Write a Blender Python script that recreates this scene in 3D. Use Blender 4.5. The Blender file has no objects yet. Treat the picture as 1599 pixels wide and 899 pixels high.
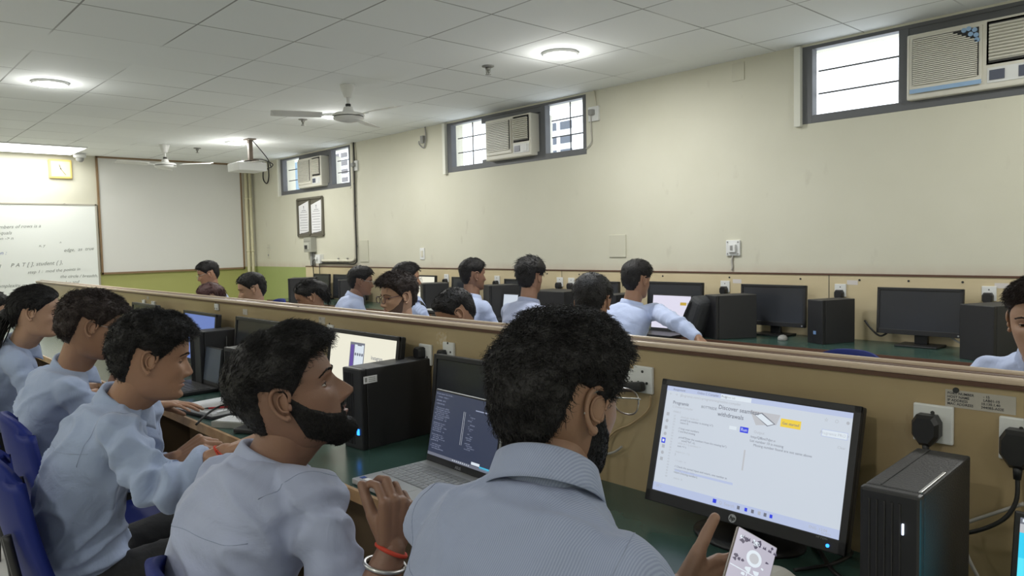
import bpy, bmesh, math, random
import numpy as np
from mathutils import Vector, Matrix, Euler, noise
from mathutils.bvhtree import BVHTree
random.seed(7); np.random.seed(7)
S = bpy.context.scene
COL = S.collection
R = math.radians
PI = math.pi

# ------------------------------------------------------------------ camera
IW, IH, FPX = 1599.0, 899.0, 1172.1
CAMP = Vector((0, 0, 1.44))
YAW, PITCH, ROLL = R(47.3), R(3.403), R(-1.285)
_f = Vector((-math.sin(YAW)*math.cos(PITCH), math.cos(YAW)*math.cos(PITCH), -math.sin(PITCH)))
_r = Vector((math.cos(YAW), math.sin(YAW), 0)); _u = _r.cross(_f)
CR = _r*math.cos(ROLL) + _u*math.sin(ROLL)
CU = _u*math.cos(ROLL) - _r*math.sin(ROLL)
CF = _f
cam = bpy.data.objects.new('camera', bpy.data.cameras.new('camera'))
COL.objects.link(cam)
cam.data.sensor_width = 36.0
cam.data.lens = FPX/IW*36.0
cam.data.clip_start = 0.05
cam.matrix_world = Matrix((( CR.x, CU.x, -CF.x, CAMP.x), (CR.y, CU.y, -CF.y, CAMP.y), (CR.z, CU.z, -CF.z, CAMP.z), (0, 0, 0, 1)))
S.camera = cam

def ray(px, py):
    return CR*((px-IW/2)/FPX) - CU*((py-IH/2)/FPX) + CF
def at(px, py, axis, v):          # the point of a wall, table top or ceiling plane that a pixel shows
    d = ray(px, py); i = 'xyz'.index(axis)
    return CAMP + d*((v-CAMP[i])/d[i])
def dep(px, py, t):               # the point a distance t ahead
    return CAMP + ray(px, py)*t

# ------------------------------------------------------------------ world, light, exposure
W = bpy.data.worlds.new('World'); S.world = W; W.use_nodes = True
W.node_tree.nodes['Background'].inputs[0].default_value = (0.86, 0.93, 1.0, 1)
W.node_tree.nodes['Background'].inputs[1].default_value = 2.6
S.view_settings.view_transform = 'Standard'
S.view_settings.look = 'None'
S.view_settings.gamma = 1.0
S.view_settings.use_curve_mapping = False
S.view_settings.exposure = 0.20
LAMP_W = 21.0

H_CEIL, Y_WALL, X_FRONT, X_BACK, Y_LEFT = 2.736, 4.995, -11.27, 3.4, -4.6
Z_DESK, Z_PART, Y_PART, Z_BOARD = 0.762, 1.176, 1.605, 1.181

# ------------------------------------------------------------------ materials
MATS = {}
def mat(name, col=(.5,.5,.5), rough=.5, metal=0, emit=None, es=1.0, spec=.5, bump=None, vary=None, coat=0, alpha=None, sheen=0, sss=0):
    if name in MATS: return MATS[name]
    m = bpy.data.materials.new(name); m.use_nodes = True
    nt = m.node_tree; b = nt.nodes['Principled BSDF']
    b.inputs['Base Color'].default_value = (*col, 1)
    b.inputs['Roughness'].default_value = rough
    b.inputs['Metallic'].default_value = metal
    b.inputs['Specular IOR Level'].default_value = spec
    b.inputs['Coat Weight'].default_value = coat
    if sheen: b.inputs['Sheen Weight'].default_value = sheen
    if sss:
        b.inputs['Subsurface Weight'].default_value = sss
        b.inputs['Subsurface Radius'].default_value = (.012, .004, .002)
    if emit:
        b.inputs['Emission Color'].default_value = (*emit, 1)
        b.inputs['Emission Strength'].default_value = es
    tc = nt.nodes.new('ShaderNodeTexCoord')
    if vary:      # (scale, colour2, amount)
        n = nt.nodes.new('ShaderNodeTexNoise'); n.inputs['Scale'].default_value = vary[0]; n.inputs['Detail'].default_value = 5
        nt.links.new(tc.outputs['Object'], n.inputs['Vector'])
        r_ = nt.nodes.new('ShaderNodeValToRGB'); r_.color_ramp.elements[0].position = .35; r_.color_ramp.elements[1].position = .7
        r_.color_ramp.elements[0].color = (*col, 1)
        c2 = [a*(1-vary[2])+b_*vary[2] for a, b_ in zip(col, vary[1])]
        r_.color_ramp.elements[1].color = (*c2, 1)
        nt.links.new(n.outputs[0], r_.inputs[0]); nt.links.new(r_.outputs[0], b.inputs['Base Color'])
    if bump:      # (scale, strength)
        n2 = nt.nodes.new('ShaderNodeTexNoise'); n2.inputs['Scale'].default_value = bump[0]; n2.inputs['Detail'].default_value = 3
        nt.links.new(tc.outputs['Object'], n2.inputs['Vector'])
        bp = nt.nodes.new('ShaderNodeBump'); bp.inputs['Strength'].default_value = bump[1]; bp.inputs['Distance'].default_value = .01
        nt.links.new(n2.outputs[0], bp.inputs['Height']); nt.links.new(bp.outputs[0], b.inputs['Normal'])
    MATS[name] = m
    return m

def ceiling_material():
    m = bpy.data.materials.new('ceiling_tiles'); m.use_nodes = True; nt = m.node_tree; b = nt.nodes['Principled BSDF']
    N = nt.nodes.new; L = nt.links.new
    geo = N('ShaderNodeTexCoord'); sep = N('ShaderNodeSeparateXYZ'); L(geo.outputs['Object'], sep.inputs[0])
    nz = N('ShaderNodeTexNoise'); nz.inputs['Scale'].default_value = .9; nz.inputs['Detail'].default_value = 3; L(geo.outputs['Object'], nz.inputs['Vector'])
    def mth(op, a, bb=None, c=None):
        n = N('ShaderNodeMath'); n.operation = op
        for i, v in enumerate((a, bb, c)):
            if v is None: continue
            if isinstance(v, (int, float)): n.inputs[i].default_value = v
            else: L(v, n.inputs[i])
        return n.outputs[0]
    def line(o, off):
        s = mth('MULTIPLY', mth('SUBTRACT', o, off), 1/.6)
        fr = mth('ABSOLUTE', mth('SUBTRACT', mth('FRACT', s), .5))   # .5 at the line
        return fr
    lx = line(sep.outputs[0], -4.44); ly = line(sep.outputs[1], 1.68)
    mx = mth('MAXIMUM', lx, ly)
    hard = mth('GREATER_THAN', mx, .4915)
    sh = mth('SMOOTH_MIN', mth('MULTIPLY', mth('MAXIMUM', mth('SUBTRACT', nz.outputs[0], .38), 0.0), 5.0), 1.0, .1)
    f = mth('MULTIPLY', hard, mth('MULTIPLY', sh, .75))
    # each tile slightly different
    def cell(o, off): return mth('FLOOR', mth('MULTIPLY', mth('SUBTRACT', o, off), 1/.6))
    cb = N('ShaderNodeCombineXYZ'); L(cell(sep.outputs[0], -4.44), cb.inputs[0]); L(cell(sep.outputs[1], 1.68), cb.inputs[1])
    wn = N('ShaderNodeTexWhiteNoise'); L(cb.outputs[0], wn.inputs['Vector'])
    val = mth('ADD', mth('MULTIPLY', wn.outputs[0], .05), .975)
    mixc = N('ShaderNodeMix'); mixc.data_type = 'RGBA'; L(f, mixc.inputs[0])
    mixc.inputs[6].default_value = (.86, .885, .88, 1); mixc.inputs[7].default_value = (.16, .16, .15, 1)
    vm = N('ShaderNodeVectorMath'); vm.operation = 'SCALE'; L(mixc.outputs[2], vm.inputs[0]); L(val, vm.inputs['Scale'])
    L(vm.outputs[0], b.inputs['Base Color']); b.inputs['Roughness'].default_value = .85
    return m

def wall_material(name, green_x=None, front=False):
    m = bpy.data.materials.new(name); m.use_nodes = True; nt = m.node_tree; b = nt.nodes['Principled BSDF']
    N = nt.nodes.new; L = nt.links.new
    tc = N('ShaderNodeTexCoord')
    n1 = N('ShaderNodeTexNoise'); n1.inputs['Scale'].default_value = 1.3; n1.inputs['Detail'].default_value = 6; L(tc.outputs['Object'], n1.inputs['Vector'])
    r1 = N('ShaderNodeValToRGB'); r1.color_ramp.elements[0].position = .3; r1.color_ramp.elements[1].position = .75
    r1.color_ramp.elements[0].color = (.61, .595, .485, 1); r1.color_ramp.elements[1].color = (.67, .655, .55, 1); L(n1.outputs[0], r1.inputs[0])
    # scuffs
    mp = N('ShaderNodeMapping'); mp.inputs['Scale'].default_value = (5, 5, 2.2); L(tc.outputs['Object'], mp.inputs[0])
    n2 = N('ShaderNodeTexNoise'); n2.inputs['Scale'].default_value = 1.6; n2.inputs['Detail'].default_value = 8; L(mp.outputs[0], n2.inputs['Vector'])
    r2 = N('ShaderNodeValToRGB'); r2.color_ramp.elements[0].position = .66; r2.color_ramp.elements[1].position = .74
    r2.color_ramp.elements[0].color = (0, 0, 0, 1); r2.color_ramp.elements[1].color = (.3, .3, .3, 1); L(n2.outputs[0], r2.inputs[0])
    mx = N('ShaderNodeMix'); mx.data_type = 'RGBA'; L(r2.outputs[0], mx.inputs[0]); L(r1.outputs[0], mx.inputs[6]); mx.inputs[7].default_value = (.45, .42, .34, 1)
    out = mx.outputs[2]
    sep = N('ShaderNodeSeparateXYZ'); L(tc.outputs['Object'], sep.inputs[0])
    if not front:   # dirty band just above the board
        mr = N('ShaderNodeMapRange'); mr.inputs[1].default_value = 1.185; mr.inputs[2].default_value = 1.26; mr.inputs[3].default_value = 1; mr.inputs[4].default_value = 0
        L(sep.outputs[2], mr.inputs[0])
        ml = N('ShaderNodeMath'); ml.operation = 'MULTIPLY'; L(mr.outputs[0], ml.inputs[0]); L(n2.outputs[0], ml.inputs[1])
        mxx = N('ShaderNodeMix'); mxx.data_type = 'RGBA'; L(ml.outputs[0], mxx.inputs[0]); L(out, mxx.inputs[6]); mxx.inputs[7].default_value = (.5, .42, .34, 1)
        out = mxx.outputs[2]
    # olive green dado paint
    lt = N('ShaderNodeMath'); lt.operation = 'LESS_THAN'; L(sep.outputs[2], lt.inputs[0]); lt.inputs[1].default_value = 1.173
    mg = N('ShaderNodeMix'); mg.data_type = 'RGBA'; L(lt.outputs[0], mg.inputs[0]); L(out, mg.inputs[6])
    mg.inputs[7].default_value = (.36, .37, .12, 1) if front else (.33, .39, .14, 1)
    L(mg.outputs[2], b.inputs['Base Color']); b.inputs['Roughness'].default_value = .6
    bp = N('ShaderNodeBump'); bp.inputs['Strength'].default_value = .12; bp.inputs['Distance'].default_value = .01
    n3 = N('ShaderNodeTexNoise'); n3.inputs['Scale'].default_value = 6; L(tc.outputs['Object'], n3.inputs['Vector']); L(n3.outputs[0], bp.inputs['Height']); L(bp.outputs[0], b.inputs['Normal'])
    return m

def ply_material(name, c1, c2, c3, rough=.35):
    m = bpy.data.materials.new(name); m.use_nodes = True; nt = m.node_tree; b = nt.nodes['Principled BSDF']
    N = nt.nodes.new; L = nt.links.new
    tc = N('ShaderNodeTexCoord'); mp = N('ShaderNodeMapping'); mp.inputs['Scale'].default_value = (1.2, 1, 3); L(tc.outputs['Object'], mp.inputs[0])
    n = N('ShaderNodeTexNoise'); n.inputs['Scale'].default_value = 1.6; n.inputs['Detail'].default_value = 7; n.inputs['Distortion'].default_value = .6; L(mp.outputs[0], n.inputs['Vector'])
    r = N('ShaderNodeValToRGB'); r.color_ramp.elements[0].position = .3; r.color_ramp.elements[1].position = .66
    r.color_ramp.elements[0].color = (*c1, 1); r.color_ramp.elements[1].color = (*c2, 1); L(n.outputs[0], r.inputs[0])
    mp2 = N('ShaderNodeMapping'); mp2.inputs['Scale'].default_value = (7, 3, 2.5); L(tc.outputs['Object'], mp2.inputs[0])
    n2 = N('ShaderNodeTexNoise'); n2.inputs['Scale'].default_value = 2.; n2.inputs['Detail'].default_value = 4; L(mp2.outputs[0], n2.inputs['Vector'])
    r2 = N('ShaderNodeValToRGB'); r2.color_ramp.elements[0].position = .68; r2.color_ramp.elements[1].position = .76
    r2.color_ramp.elements[0].color = (0, 0, 0, 1); r2.color_ramp.elements[1].color = (.55, .55, .55, 1); L(n2.outputs[0], r2.inputs[0])
    mx = N('ShaderNodeMix'); mx.data_type = 'RGBA'; L(r2.outputs[0], mx.inputs[0]); L(r.outputs[0], mx.inputs[6]); mx.inputs[7].default_value = (*c3, 1)
    L(mx.outputs[2], b.inputs['Base Color']); b.inputs['Roughness'].default_value = rough
    return m

def shirt_material(name, base, stripe=None, scale=260.0):
    """light blue cotton, with an optional fine woven stripe"""
    m = bpy.data.materials.new(name); m.use_nodes = True; nt = m.node_tree; b = nt.nodes['Principled BSDF']
    N = nt.nodes.new; L = nt.links.new
    tc = N('ShaderNodeTexCoord')
    b.inputs['Roughness'].default_value = .8; b.inputs['Sheen Weight'].default_value = .15
    n = N('ShaderNodeTexNoise'); n.inputs['Scale'].default_value = 9; n.inputs['Detail'].default_value = 5; n.inputs['Distortion'].default_value = .7; L(tc.outputs['Object'], n.inputs['Vector'])
    bp = N('ShaderNodeBump'); bp.inputs['Strength'].default_value = .55; bp.inputs['Distance'].default_value = .02
    L(n.outputs[0], bp.inputs['Height']); L(bp.outputs[0], b.inputs['Normal'])
    if stripe:
        w = N('ShaderNodeTexWave'); w.inputs['Scale'].default_value = scale; w.bands_direction = 'X'; w.inputs['Distortion'].default_value = .4; w.inputs['Detail'].default_value = 0
        L(tc.outputs['Object'], w.inputs['Vector'])
        mx = N('ShaderNodeMix'); mx.data_type = 'RGBA'; L(w.outputs[1], mx.inputs[0]); mx.inputs[6].default_value = (*base, 1); mx.inputs[7].default_value = (*stripe, 1)
        L(mx.outputs[2], b.inputs['Base Color'])
    else:
        b.inputs['Base Color'].default_value = (*base, 1)
    return m

def glass_material():
    m = bpy.data.materials.new('window_glass'); m.use_nodes = True; nt = m.node_tree
    for n in list(nt.nodes): nt.nodes.remove(n)
    o = nt.nodes.new('ShaderNodeOutputMaterial'); t = nt.nodes.new('ShaderNodeBsdfTransparent'); g = nt.nodes.new('ShaderNodeBsdfGlossy'); g.inputs['Roughness'].default_value = .05
    mx = nt.nodes.new('ShaderNodeMixShader'); mx.inputs[0].default_value = .06
    nt.links.new(t.outputs[0], mx.inputs[1]); nt.links.new(g.outputs[0], mx.inputs[2]); nt.links.new(mx.outputs[0], o.inputs[0])
    return m

M_CEIL = ceiling_material(); M_WALLR = wall_material('cream_wall'); M_WALLF = wall_material('front_wall_paint', front=True)
M_PLY = ply_material('shaded_cream_laminate', (.40, .30, .165), (.46, .36, .21), (.29, .20, .10), .32)  # near partition, darkened: shade from light behind it is put into the colour
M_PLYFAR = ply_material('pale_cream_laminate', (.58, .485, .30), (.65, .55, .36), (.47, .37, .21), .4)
M_GLASS = glass_material()
M_DESK = mat('green_laminate', (.034, .076, .062), .25, vary=(3, (.046, .092, .078), 1))
M_BROWN = mat('brown_edging', (.11, .055, .035), .35)
M_EDGE = mat('worn_wood_edging', (.34, .19, .09), .4, vary=(14, (.5, .32, .17), 1))
M_CAP = mat('cream_cap_rail', (.62, .49, .37), .28)
M_DARKWOOD = mat('dark_desk_board', (.10, .065, .035), .5)
M_FRAME = mat('hazed_window_frame', (.12, .125, .135), .5)  # dark frame greyed lighter: the haze at the windows is put into the colour
M_BAR = mat('thin_black_bar', (.03, .03, .035), .5)
M_WHITE = mat('white_paint', (.78, .78, .76), .5)
M_REVEAL = mat('window_reveal_paint', (.74, .74, .66), .6)
M_WPLASTIC = mat('white_plastic', (.74, .75, .74), .4)
M_GPLASTIC = mat('grey_plastic', (.30, .30, .29), .5)
M_IVORY = mat('ivory_plastic', (.66, .63, .52), .45)
M_ACP = mat('air_conditioner_plastic', (.70, .68, .60), .4)
M_DARK = mat('dark_recess', (.03, .03, .03), .6)
M_BLK = mat('black_plastic', (.018, .018, .020), .42)
M_BLKG = mat('glossy_black_plastic', (.012, .012, .013), .18)
M_BLKM = mat('black_textured_metal', (.022, .022, .024), .5, bump=(300, .2))
M_SOFF = mat('switched_off_screen', (.035, .038, .045), .22)
M_METAL = mat('brushed_metal', (.6, .6, .6), .35, 1)
M_SILVER = mat('silver_laptop_shell', (.62, .63, .65), .35, .6)
M_KEYS = mat('grey_keys', (.30, .31, .33), .5)
M_BLUE = mat('blue_chair_plastic', (.010, .020, .15), .55, spec=.2)
M_BLUED = mat('dark_blue_chair_fabric', (.028, .045, .12), .8, bump=(120, .3))
M_PAPER = mat('white_paper', (.80, .80, .82), .7)
M_INK = mat('black_ink', (.05, .05, .06), .6)
M_BLINK = mat('blue_black_marker', (.10, .12, .18), .6)
M_CABLE = mat('black_cable', (.015, .015, .015), .45)
M_CABLEW = mat('grey_cable', (.42, .40, .37), .5)
M_FLOOR = mat('grey_floor_tiles', (.64, .63, .61), .4, vary=(2, (.60, .59, .57), 1))
M_LED = mat('lamp_diffuser', (.9, .9, .9), .5, emit=(1, .99, .95), es=14)
M_STICK = mat('worn_paper_label', (.55, .52, .47), .6, vary=(60, (.35, .3, .24), .7))

# ------------------------------------------------------------------ mesh helpers
def I4(): return Matrix.Identity(4)
def TR(x, y, z): return Matrix.Translation((x, y, z))
def RX(d): return Matrix.Rotation(R(d), 4, 'X')
def RY(d): return Matrix.Rotation(R(d), 4, 'Y')
def RZ(d): return Matrix.Rotation(R(d), 4, 'Z')
def nb(): return bmesh.new()
def box(bm, c, s, M=None, bev=0.0, mi=0, seg=2):
    t = bmesh.new(); bmesh.ops.create_cube(t, size=1.0)
    for v in t.verts: v.co = Vector((v.co.x*s[0], v.co.y*s[1], v.co.z*s[2]))
    if bev > 0: bmesh.ops.bevel(t, geom=t.edges[:], offset=min(bev, min(s)*.49), segments=seg, affect='EDGES', profile=.6)
    X = (M or I4()) @ TR(*c)
    _app(bm, t, X, mi)
def _app(bm, t, X, mi=0, keep=False):
    vm = [bm.verts.new(X @ v.co) for v in t.verts]
    t.verts.index_update()
    for f in t.faces:
        try: nf = bm.faces.new([vm[v.index] for v in f.verts])
        except ValueError: continue
        nf.material_index = f.material_index if keep else mi; nf.smooth = f.smooth
    t.free()
def cyl(bm, p0, p1, r0, r1=None, n=16, mi=0, M=None, smooth=True):
    p0 = Vector(p0); p1 = Vector(p1); r1 = r0 if r1 is None else r1
    d = (p1-p0); L = d.length
    q = d.to_track_quat('Z', 'Y').to_matrix().to_4x4()
    X = (M or I4()) @ Matrix.Translation(p0) @ q
    a = [bm.verts.new(X @ Vector((r0*math.cos(2*PI*i/n), r0*math.sin(2*PI*i/n), 0))) for i in range(n)]
    b = [bm.verts.new(X @ Vector((r1*math.cos(2*PI*i/n), r1*math.sin(2*PI*i/n), L))) for i in range(n)]
    for i in range(n):
        f = bm.faces.new((a[i], a[(i+1) % n], b[(i+1) % n], b[i])); f.material_index = mi; f.smooth = smooth
    f = bm.faces.new(a[::-1]); f.material_index = mi
    f = bm.faces.new(b); f.material_index = mi
def lathe(bm, prof, M=None, n=28, mi=0, smooth=True):
    """prof: (r, z) points"""
    M = M or I4(); rings = []
    for r_, z in prof:
        if r_ < 1e-6: rings.append([bm.verts.new(M @ Vector((0, 0, z)))])
        else: rings.append([bm.verts.new(M @ Vector((r_*math.cos(2*PI*i/n), r_*math.sin(2*PI*i/n), z))) for i in range(n)])
    for a, b in zip(rings, rings[1:]):
        for i in range(n):
            j = (i+1) % n
            vs = [a[0], b[j], b[i]] if len(a) == 1 and len(b) > 1 else [a[i], a[j], b[0]] if len(b) == 1 and len(a) > 1 else [a[i], a[j], b[j], b[i]] if len(a) > 1 else None
            if vs: f = bm.faces.new(vs); f.material_index = mi; f.smooth = smooth
def smooth_path(pts, n=6):
    P = [Vector(p) for p in pts]
    if len(P) < 3: return P
    out = []
    for i in range(len(P)-1):
        p0 = P[max(i-1, 0)]; p1 = P[i]; p2 = P[i+1]; p3 = P[min(i+2, len(P)-1)]
        for k in range(n):
            t = k/n
            out.append(.5*((2*p1)+(p2-p0)*t+(2*p0-5*p1+4*p2-p3)*t*t+(3*p1-p0-3*p2+p3)*t**3))
    out.append(P[-1]); return out
def tube(bm, pts, r, n=8, mi=0, sm=6, M=None, closed=False):
    """round section swept along a smoothed path; r is a number or one radius per given point"""
    P = smooth_path(pts, sm) if sm else [Vector(p) for p in pts]
    if M: P = [M @ p for p in P]
    m = len(P)
    rr = [r]*m if isinstance(r, (int, float)) else [float(np.interp(i/(m-1), np.linspace(0, 1, len(r)), r)) for i in range(m)]
    rings = []; up = None
    for i, p in enumerate(P):
        t = (P[min(i+1, m-1)]-P[max(i-1, 0)]).normalized()
        if up is None: up = t.orthogonal().normalized()
        up = (up - t*up.dot(t)).normalized(); s = t.cross(up)
        rings.append([bm.verts.new(p+(up*math.cos(2*PI*k/n)+s*math.sin(2*PI*k/n))*rr[i]) for k in range(n)])
    for a, b in zip(rings, rings[1:]):
        for k in range(n):
            f = bm.faces.new((a[k], a[(k+1) % n], b[(k+1) % n], b[k])); f.material_index = mi; f.smooth = True
    f = bm.faces.new(rings[0][::-1]); f.material_index = mi
    f = bm.faces.new(rings[-1]); f.material_index = mi
def sphere(bm, c, r, M=None, mi=0, n=16, half=None):
    t = bmesh.new(); bmesh.ops.create_uvsphere(t, u_segments=n, v_segments=max(6, n//2), radius=1)
    rr = (r, r, r) if isinstance(r, (int, float)) else r
    for v in t.verts: v.co = Vector((v.co.x*rr[0], v.co.y*rr[1], v.co.z*rr[2]))
    for f in t.faces: f.smooth = True
    _app(bm, t, (M or I4()) @ TR(*c), mi)
def plate(bm, x0, z0, x1, z1, y, mi=0, M=None, th=.0004):
    """thin rectangle in the local xz plane facing -y, with a real thickness"""
    box(bm, ((x0+x1)/2, y, (z0+z1)/2), (abs(x1-x0), th, abs(z1-z0)), M, 0, mi)
_txt = {}
def text(bm, s, size, M, mi=0, align='LEFT', ext=.0003, shear=0, bold=0):
    """lettering in the local xz plane facing -y"""
    key = (s, align, shear, bold)
    if key not in _txt:
        c = bpy.data.curves.new('lettering', 'FONT'); c.body = s; c.size = 1; c.align_x = align; c.shear = shear; c.resolution_u = 2; c.offset = bold
        o = bpy.data.objects.new('lettering', c); COL.objects.link(o)
        bpy.context.view_layer.update()
        me = bpy.data.meshes.new_from_object(o.evaluated_get(bpy.context.evaluated_depsgraph_get()))
        _txt[key] = ([v.co.copy() for v in me.vertices], [list(p.vertices) for p in me.polygons])
        bpy.data.objects.remove(o); bpy.data.curves.remove(c); bpy.data.meshes.remove(me)
    vs, fs = _txt[key]
    X = M @ RX(90) @ Matrix.Scale(size, 4)
    nv = [bm.verts.new(X @ Vector((v.x, v.y, ext/size))) for v in vs]
    for f in fs:
        try: q = bm.faces.new([nv[i] for i in f]); q.material_index = mi
        except ValueError: pass
def link(name, me, mats, parent=None, M=None):
    for m in (mats if isinstance(mats, (list, tuple)) else [mats]): me.materials.append(m)
    o = bpy.data.objects.new(name, me); COL.objects.link(o)
    if parent: o.parent = parent
    if M is not None: o.matrix_local = M
    return o
def obj(name, bm, mats, parent=None, M=None, recalc=True):
    if recalc: bmesh.ops.recalc_face_normals(bm, faces=bm.faces[:])
    me = bpy.data.meshes.new(name); bm.to_mesh(me); bm.free()
    return link(name, me, mats, parent, M)
def tag(o, label=None, cat=None, group=None, kind=None):
    if label: o['label'] = label
    if cat: o['category'] = cat
    if group: o['group'] = group
    if kind: o['kind'] = kind
    return o
def thing(name, label, cat, loc=(0, 0, 0), rz=0, group=None):
    o = bpy.data.objects.new(name, None); COL.objects.link(o); o.empty_display_size = .05
    o.location = loc; o.rotation_euler = (0, 0, R(rz))
    return tag(o, label, cat, group)
def struct(name, bm, m, parent=None):
    o = obj(name, bm, m, parent)
    if not parent: o['kind'] = 'structure'
    return o
def copy_tree(o, loc=None, rz=None, label=None, group=None, parent=None):
    c = o.copy(); COL.objects.link(c)
    if parent: c.parent = parent
    if loc is not None: c.location = loc
    if rz is not None: c.rotation_euler = (0, 0, R(rz))
    if label: c['label'] = label
    if group: c['group'] = group
    for ch in list(o.children): copy_tree(ch, parent=c)
    return c
# ------------------------------------------------------------------ the room
bm = nb(); box(bm, ((X_FRONT+X_BACK)/2, (Y_WALL+Y_LEFT)/2, -.05), (X_BACK-X_FRONT+.6, Y_WALL-Y_LEFT+.8, .1)); struct('floor', bm, M_FLOOR)
bm = nb(); box(bm, ((X_FRONT+X_BACK)/2, (Y_WALL+Y_LEFT)/2, H_CEIL+.05), (X_BACK-X_FRONT+.6, Y_WALL-Y_LEFT+.8, .1)); struct('ceiling', bm, M_CEIL)
bm = nb(); box(bm, (X_FRONT-.1, (Y_WALL+Y_LEFT)/2, H_CEIL/2), (.2, Y_WALL-Y_LEFT+.6, H_CEIL)); struct('wall_front', bm, M_WALLF)
bm = nb(); box(bm, (X_BACK+.1, (Y_WALL+Y_LEFT)/2, H_CEIL/2), (.2, Y_WALL-Y_LEFT+.6, H_CEIL)); struct('wall_back', bm, M_WALLR)
bm = nb(); box(bm, ((X_FRONT+X_BACK)/2, Y_LEFT-.1, H_CEIL/2), (X_BACK-X_FRONT, .2, H_CEIL)); struct('wall_left', bm, M_WALLR)
WZ0, WZ1, TH = 2.205, 2.722, .25
WINS = [(-10.34, -8.36), (-6.42, -4.41), (-2.49, -.50)]
bm = nb()
box(bm, ((X_FRONT+X_BACK)/2, Y_WALL+TH/2, WZ0/2), (X_BACK-X_FRONT, TH, WZ0))
box(bm, ((X_FRONT+X_BACK)/2, Y_WALL+TH/2, (WZ1+H_CEIL)/2), (X_BACK-X_FRONT, TH, H_CEIL-WZ1))
xs = [X_FRONT]+[v for w in WINS for v in w]+[X_BACK]
for a, b in zip(xs[::2], xs[1::2]): box(bm, ((a+b)/2, Y_WALL+TH/2, (WZ0+WZ1)/2), (b-a, TH, WZ1-WZ0))
struct('wall_right', bm, M_WALLR)

def window(n, x0, x1, label, vbar, mull):
    y = Y_WALL+.035
    r_ = bpy.data.objects.new('window_%d' % n, None); COL.objects.link(r_); tag(r_, label, 'window', kind='structure')
    bm = nb(); fw = .055
    box(bm, ((x0+x1)/2, y, WZ0+fw/2), (x1-x0, .07, fw), bev=.004)
    box(bm, ((x0+x1)/2, y, WZ1-.008), (x1-x0, .07, .03), bev=.004)
    box(bm, (x0+.075, y-.0015, (WZ0+WZ1)/2), (.07, .07, WZ1-WZ0), bev=.004)
    box(bm, (x1-.02, y-.0015, (WZ0+WZ1)/2), (.04, .07, WZ1-WZ0), bev=.004)
    ax0, ax1 = x0+(.69 if mull else .60), x0+1.475
    for xx in ((ax0, ax1) if mull else (ax1,)): box(bm, (xx, y+.001, (WZ0+WZ1)/2), (.06, .07, WZ1-WZ0), bev=.004)
    box(bm, ((ax0+ax1)/2, y+.002, WZ1-.035), (ax1-ax0, .06, .07)); box(bm, ((ax0+ax1)/2, y+.002, WZ0+.05), (ax1-ax0, .06, .07))
    if not mull: box(bm, (x0+1.345, y+.012, (WZ0+WZ1)/2), (.22, .03, WZ1-WZ0-.02))
    obj('window_frame', bm, M_FRAME, r_)
    bm = nb(); box(bm, (x0+.02, Y_WALL-.012, (WZ0+WZ1)/2-.005), (.045, .05, WZ1-WZ0+.02), bev=.003); obj('window_reveal', bm, M_REVEAL, r_)
    bm = nb(); g = [(x0+.11, ax0+(-.03 if mull else .0)), (ax1+.03, x1-.04)]
    for a, b in g: box(bm, ((a+b)/2, y+.02, (WZ0+WZ1)/2), (b-a, .004, WZ1-WZ0-.08))
    obj('window_pane', bm, M_GLASS, r_)
    bm = nb()
    for a, b in g:
        for k in (1, 2): cyl(bm, (a, y+.06, WZ0+fw+(WZ1-WZ0-.06)*k/3), (b, y+.06, WZ0+fw+(WZ1-WZ0-.06)*k/3), .006, n=6)
        if vbar: cyl(bm, ((a+b)/2, y+.06, WZ0), ((a+b)/2, y+.06, WZ1), .006, n=6)
    obj('window_grille', bm, M_BAR, r_)
    return ax0, ax1
AX = []
for i, (a, b) in enumerate(WINS):
    AX.append(window(i+1, a, b, ['high window nearest the front wall with an air conditioner in it', 'middle high window with an air conditioner in it', 'high window nearest the right edge with a large air conditioner in it'][i], i == 1, i == 2))

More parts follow.
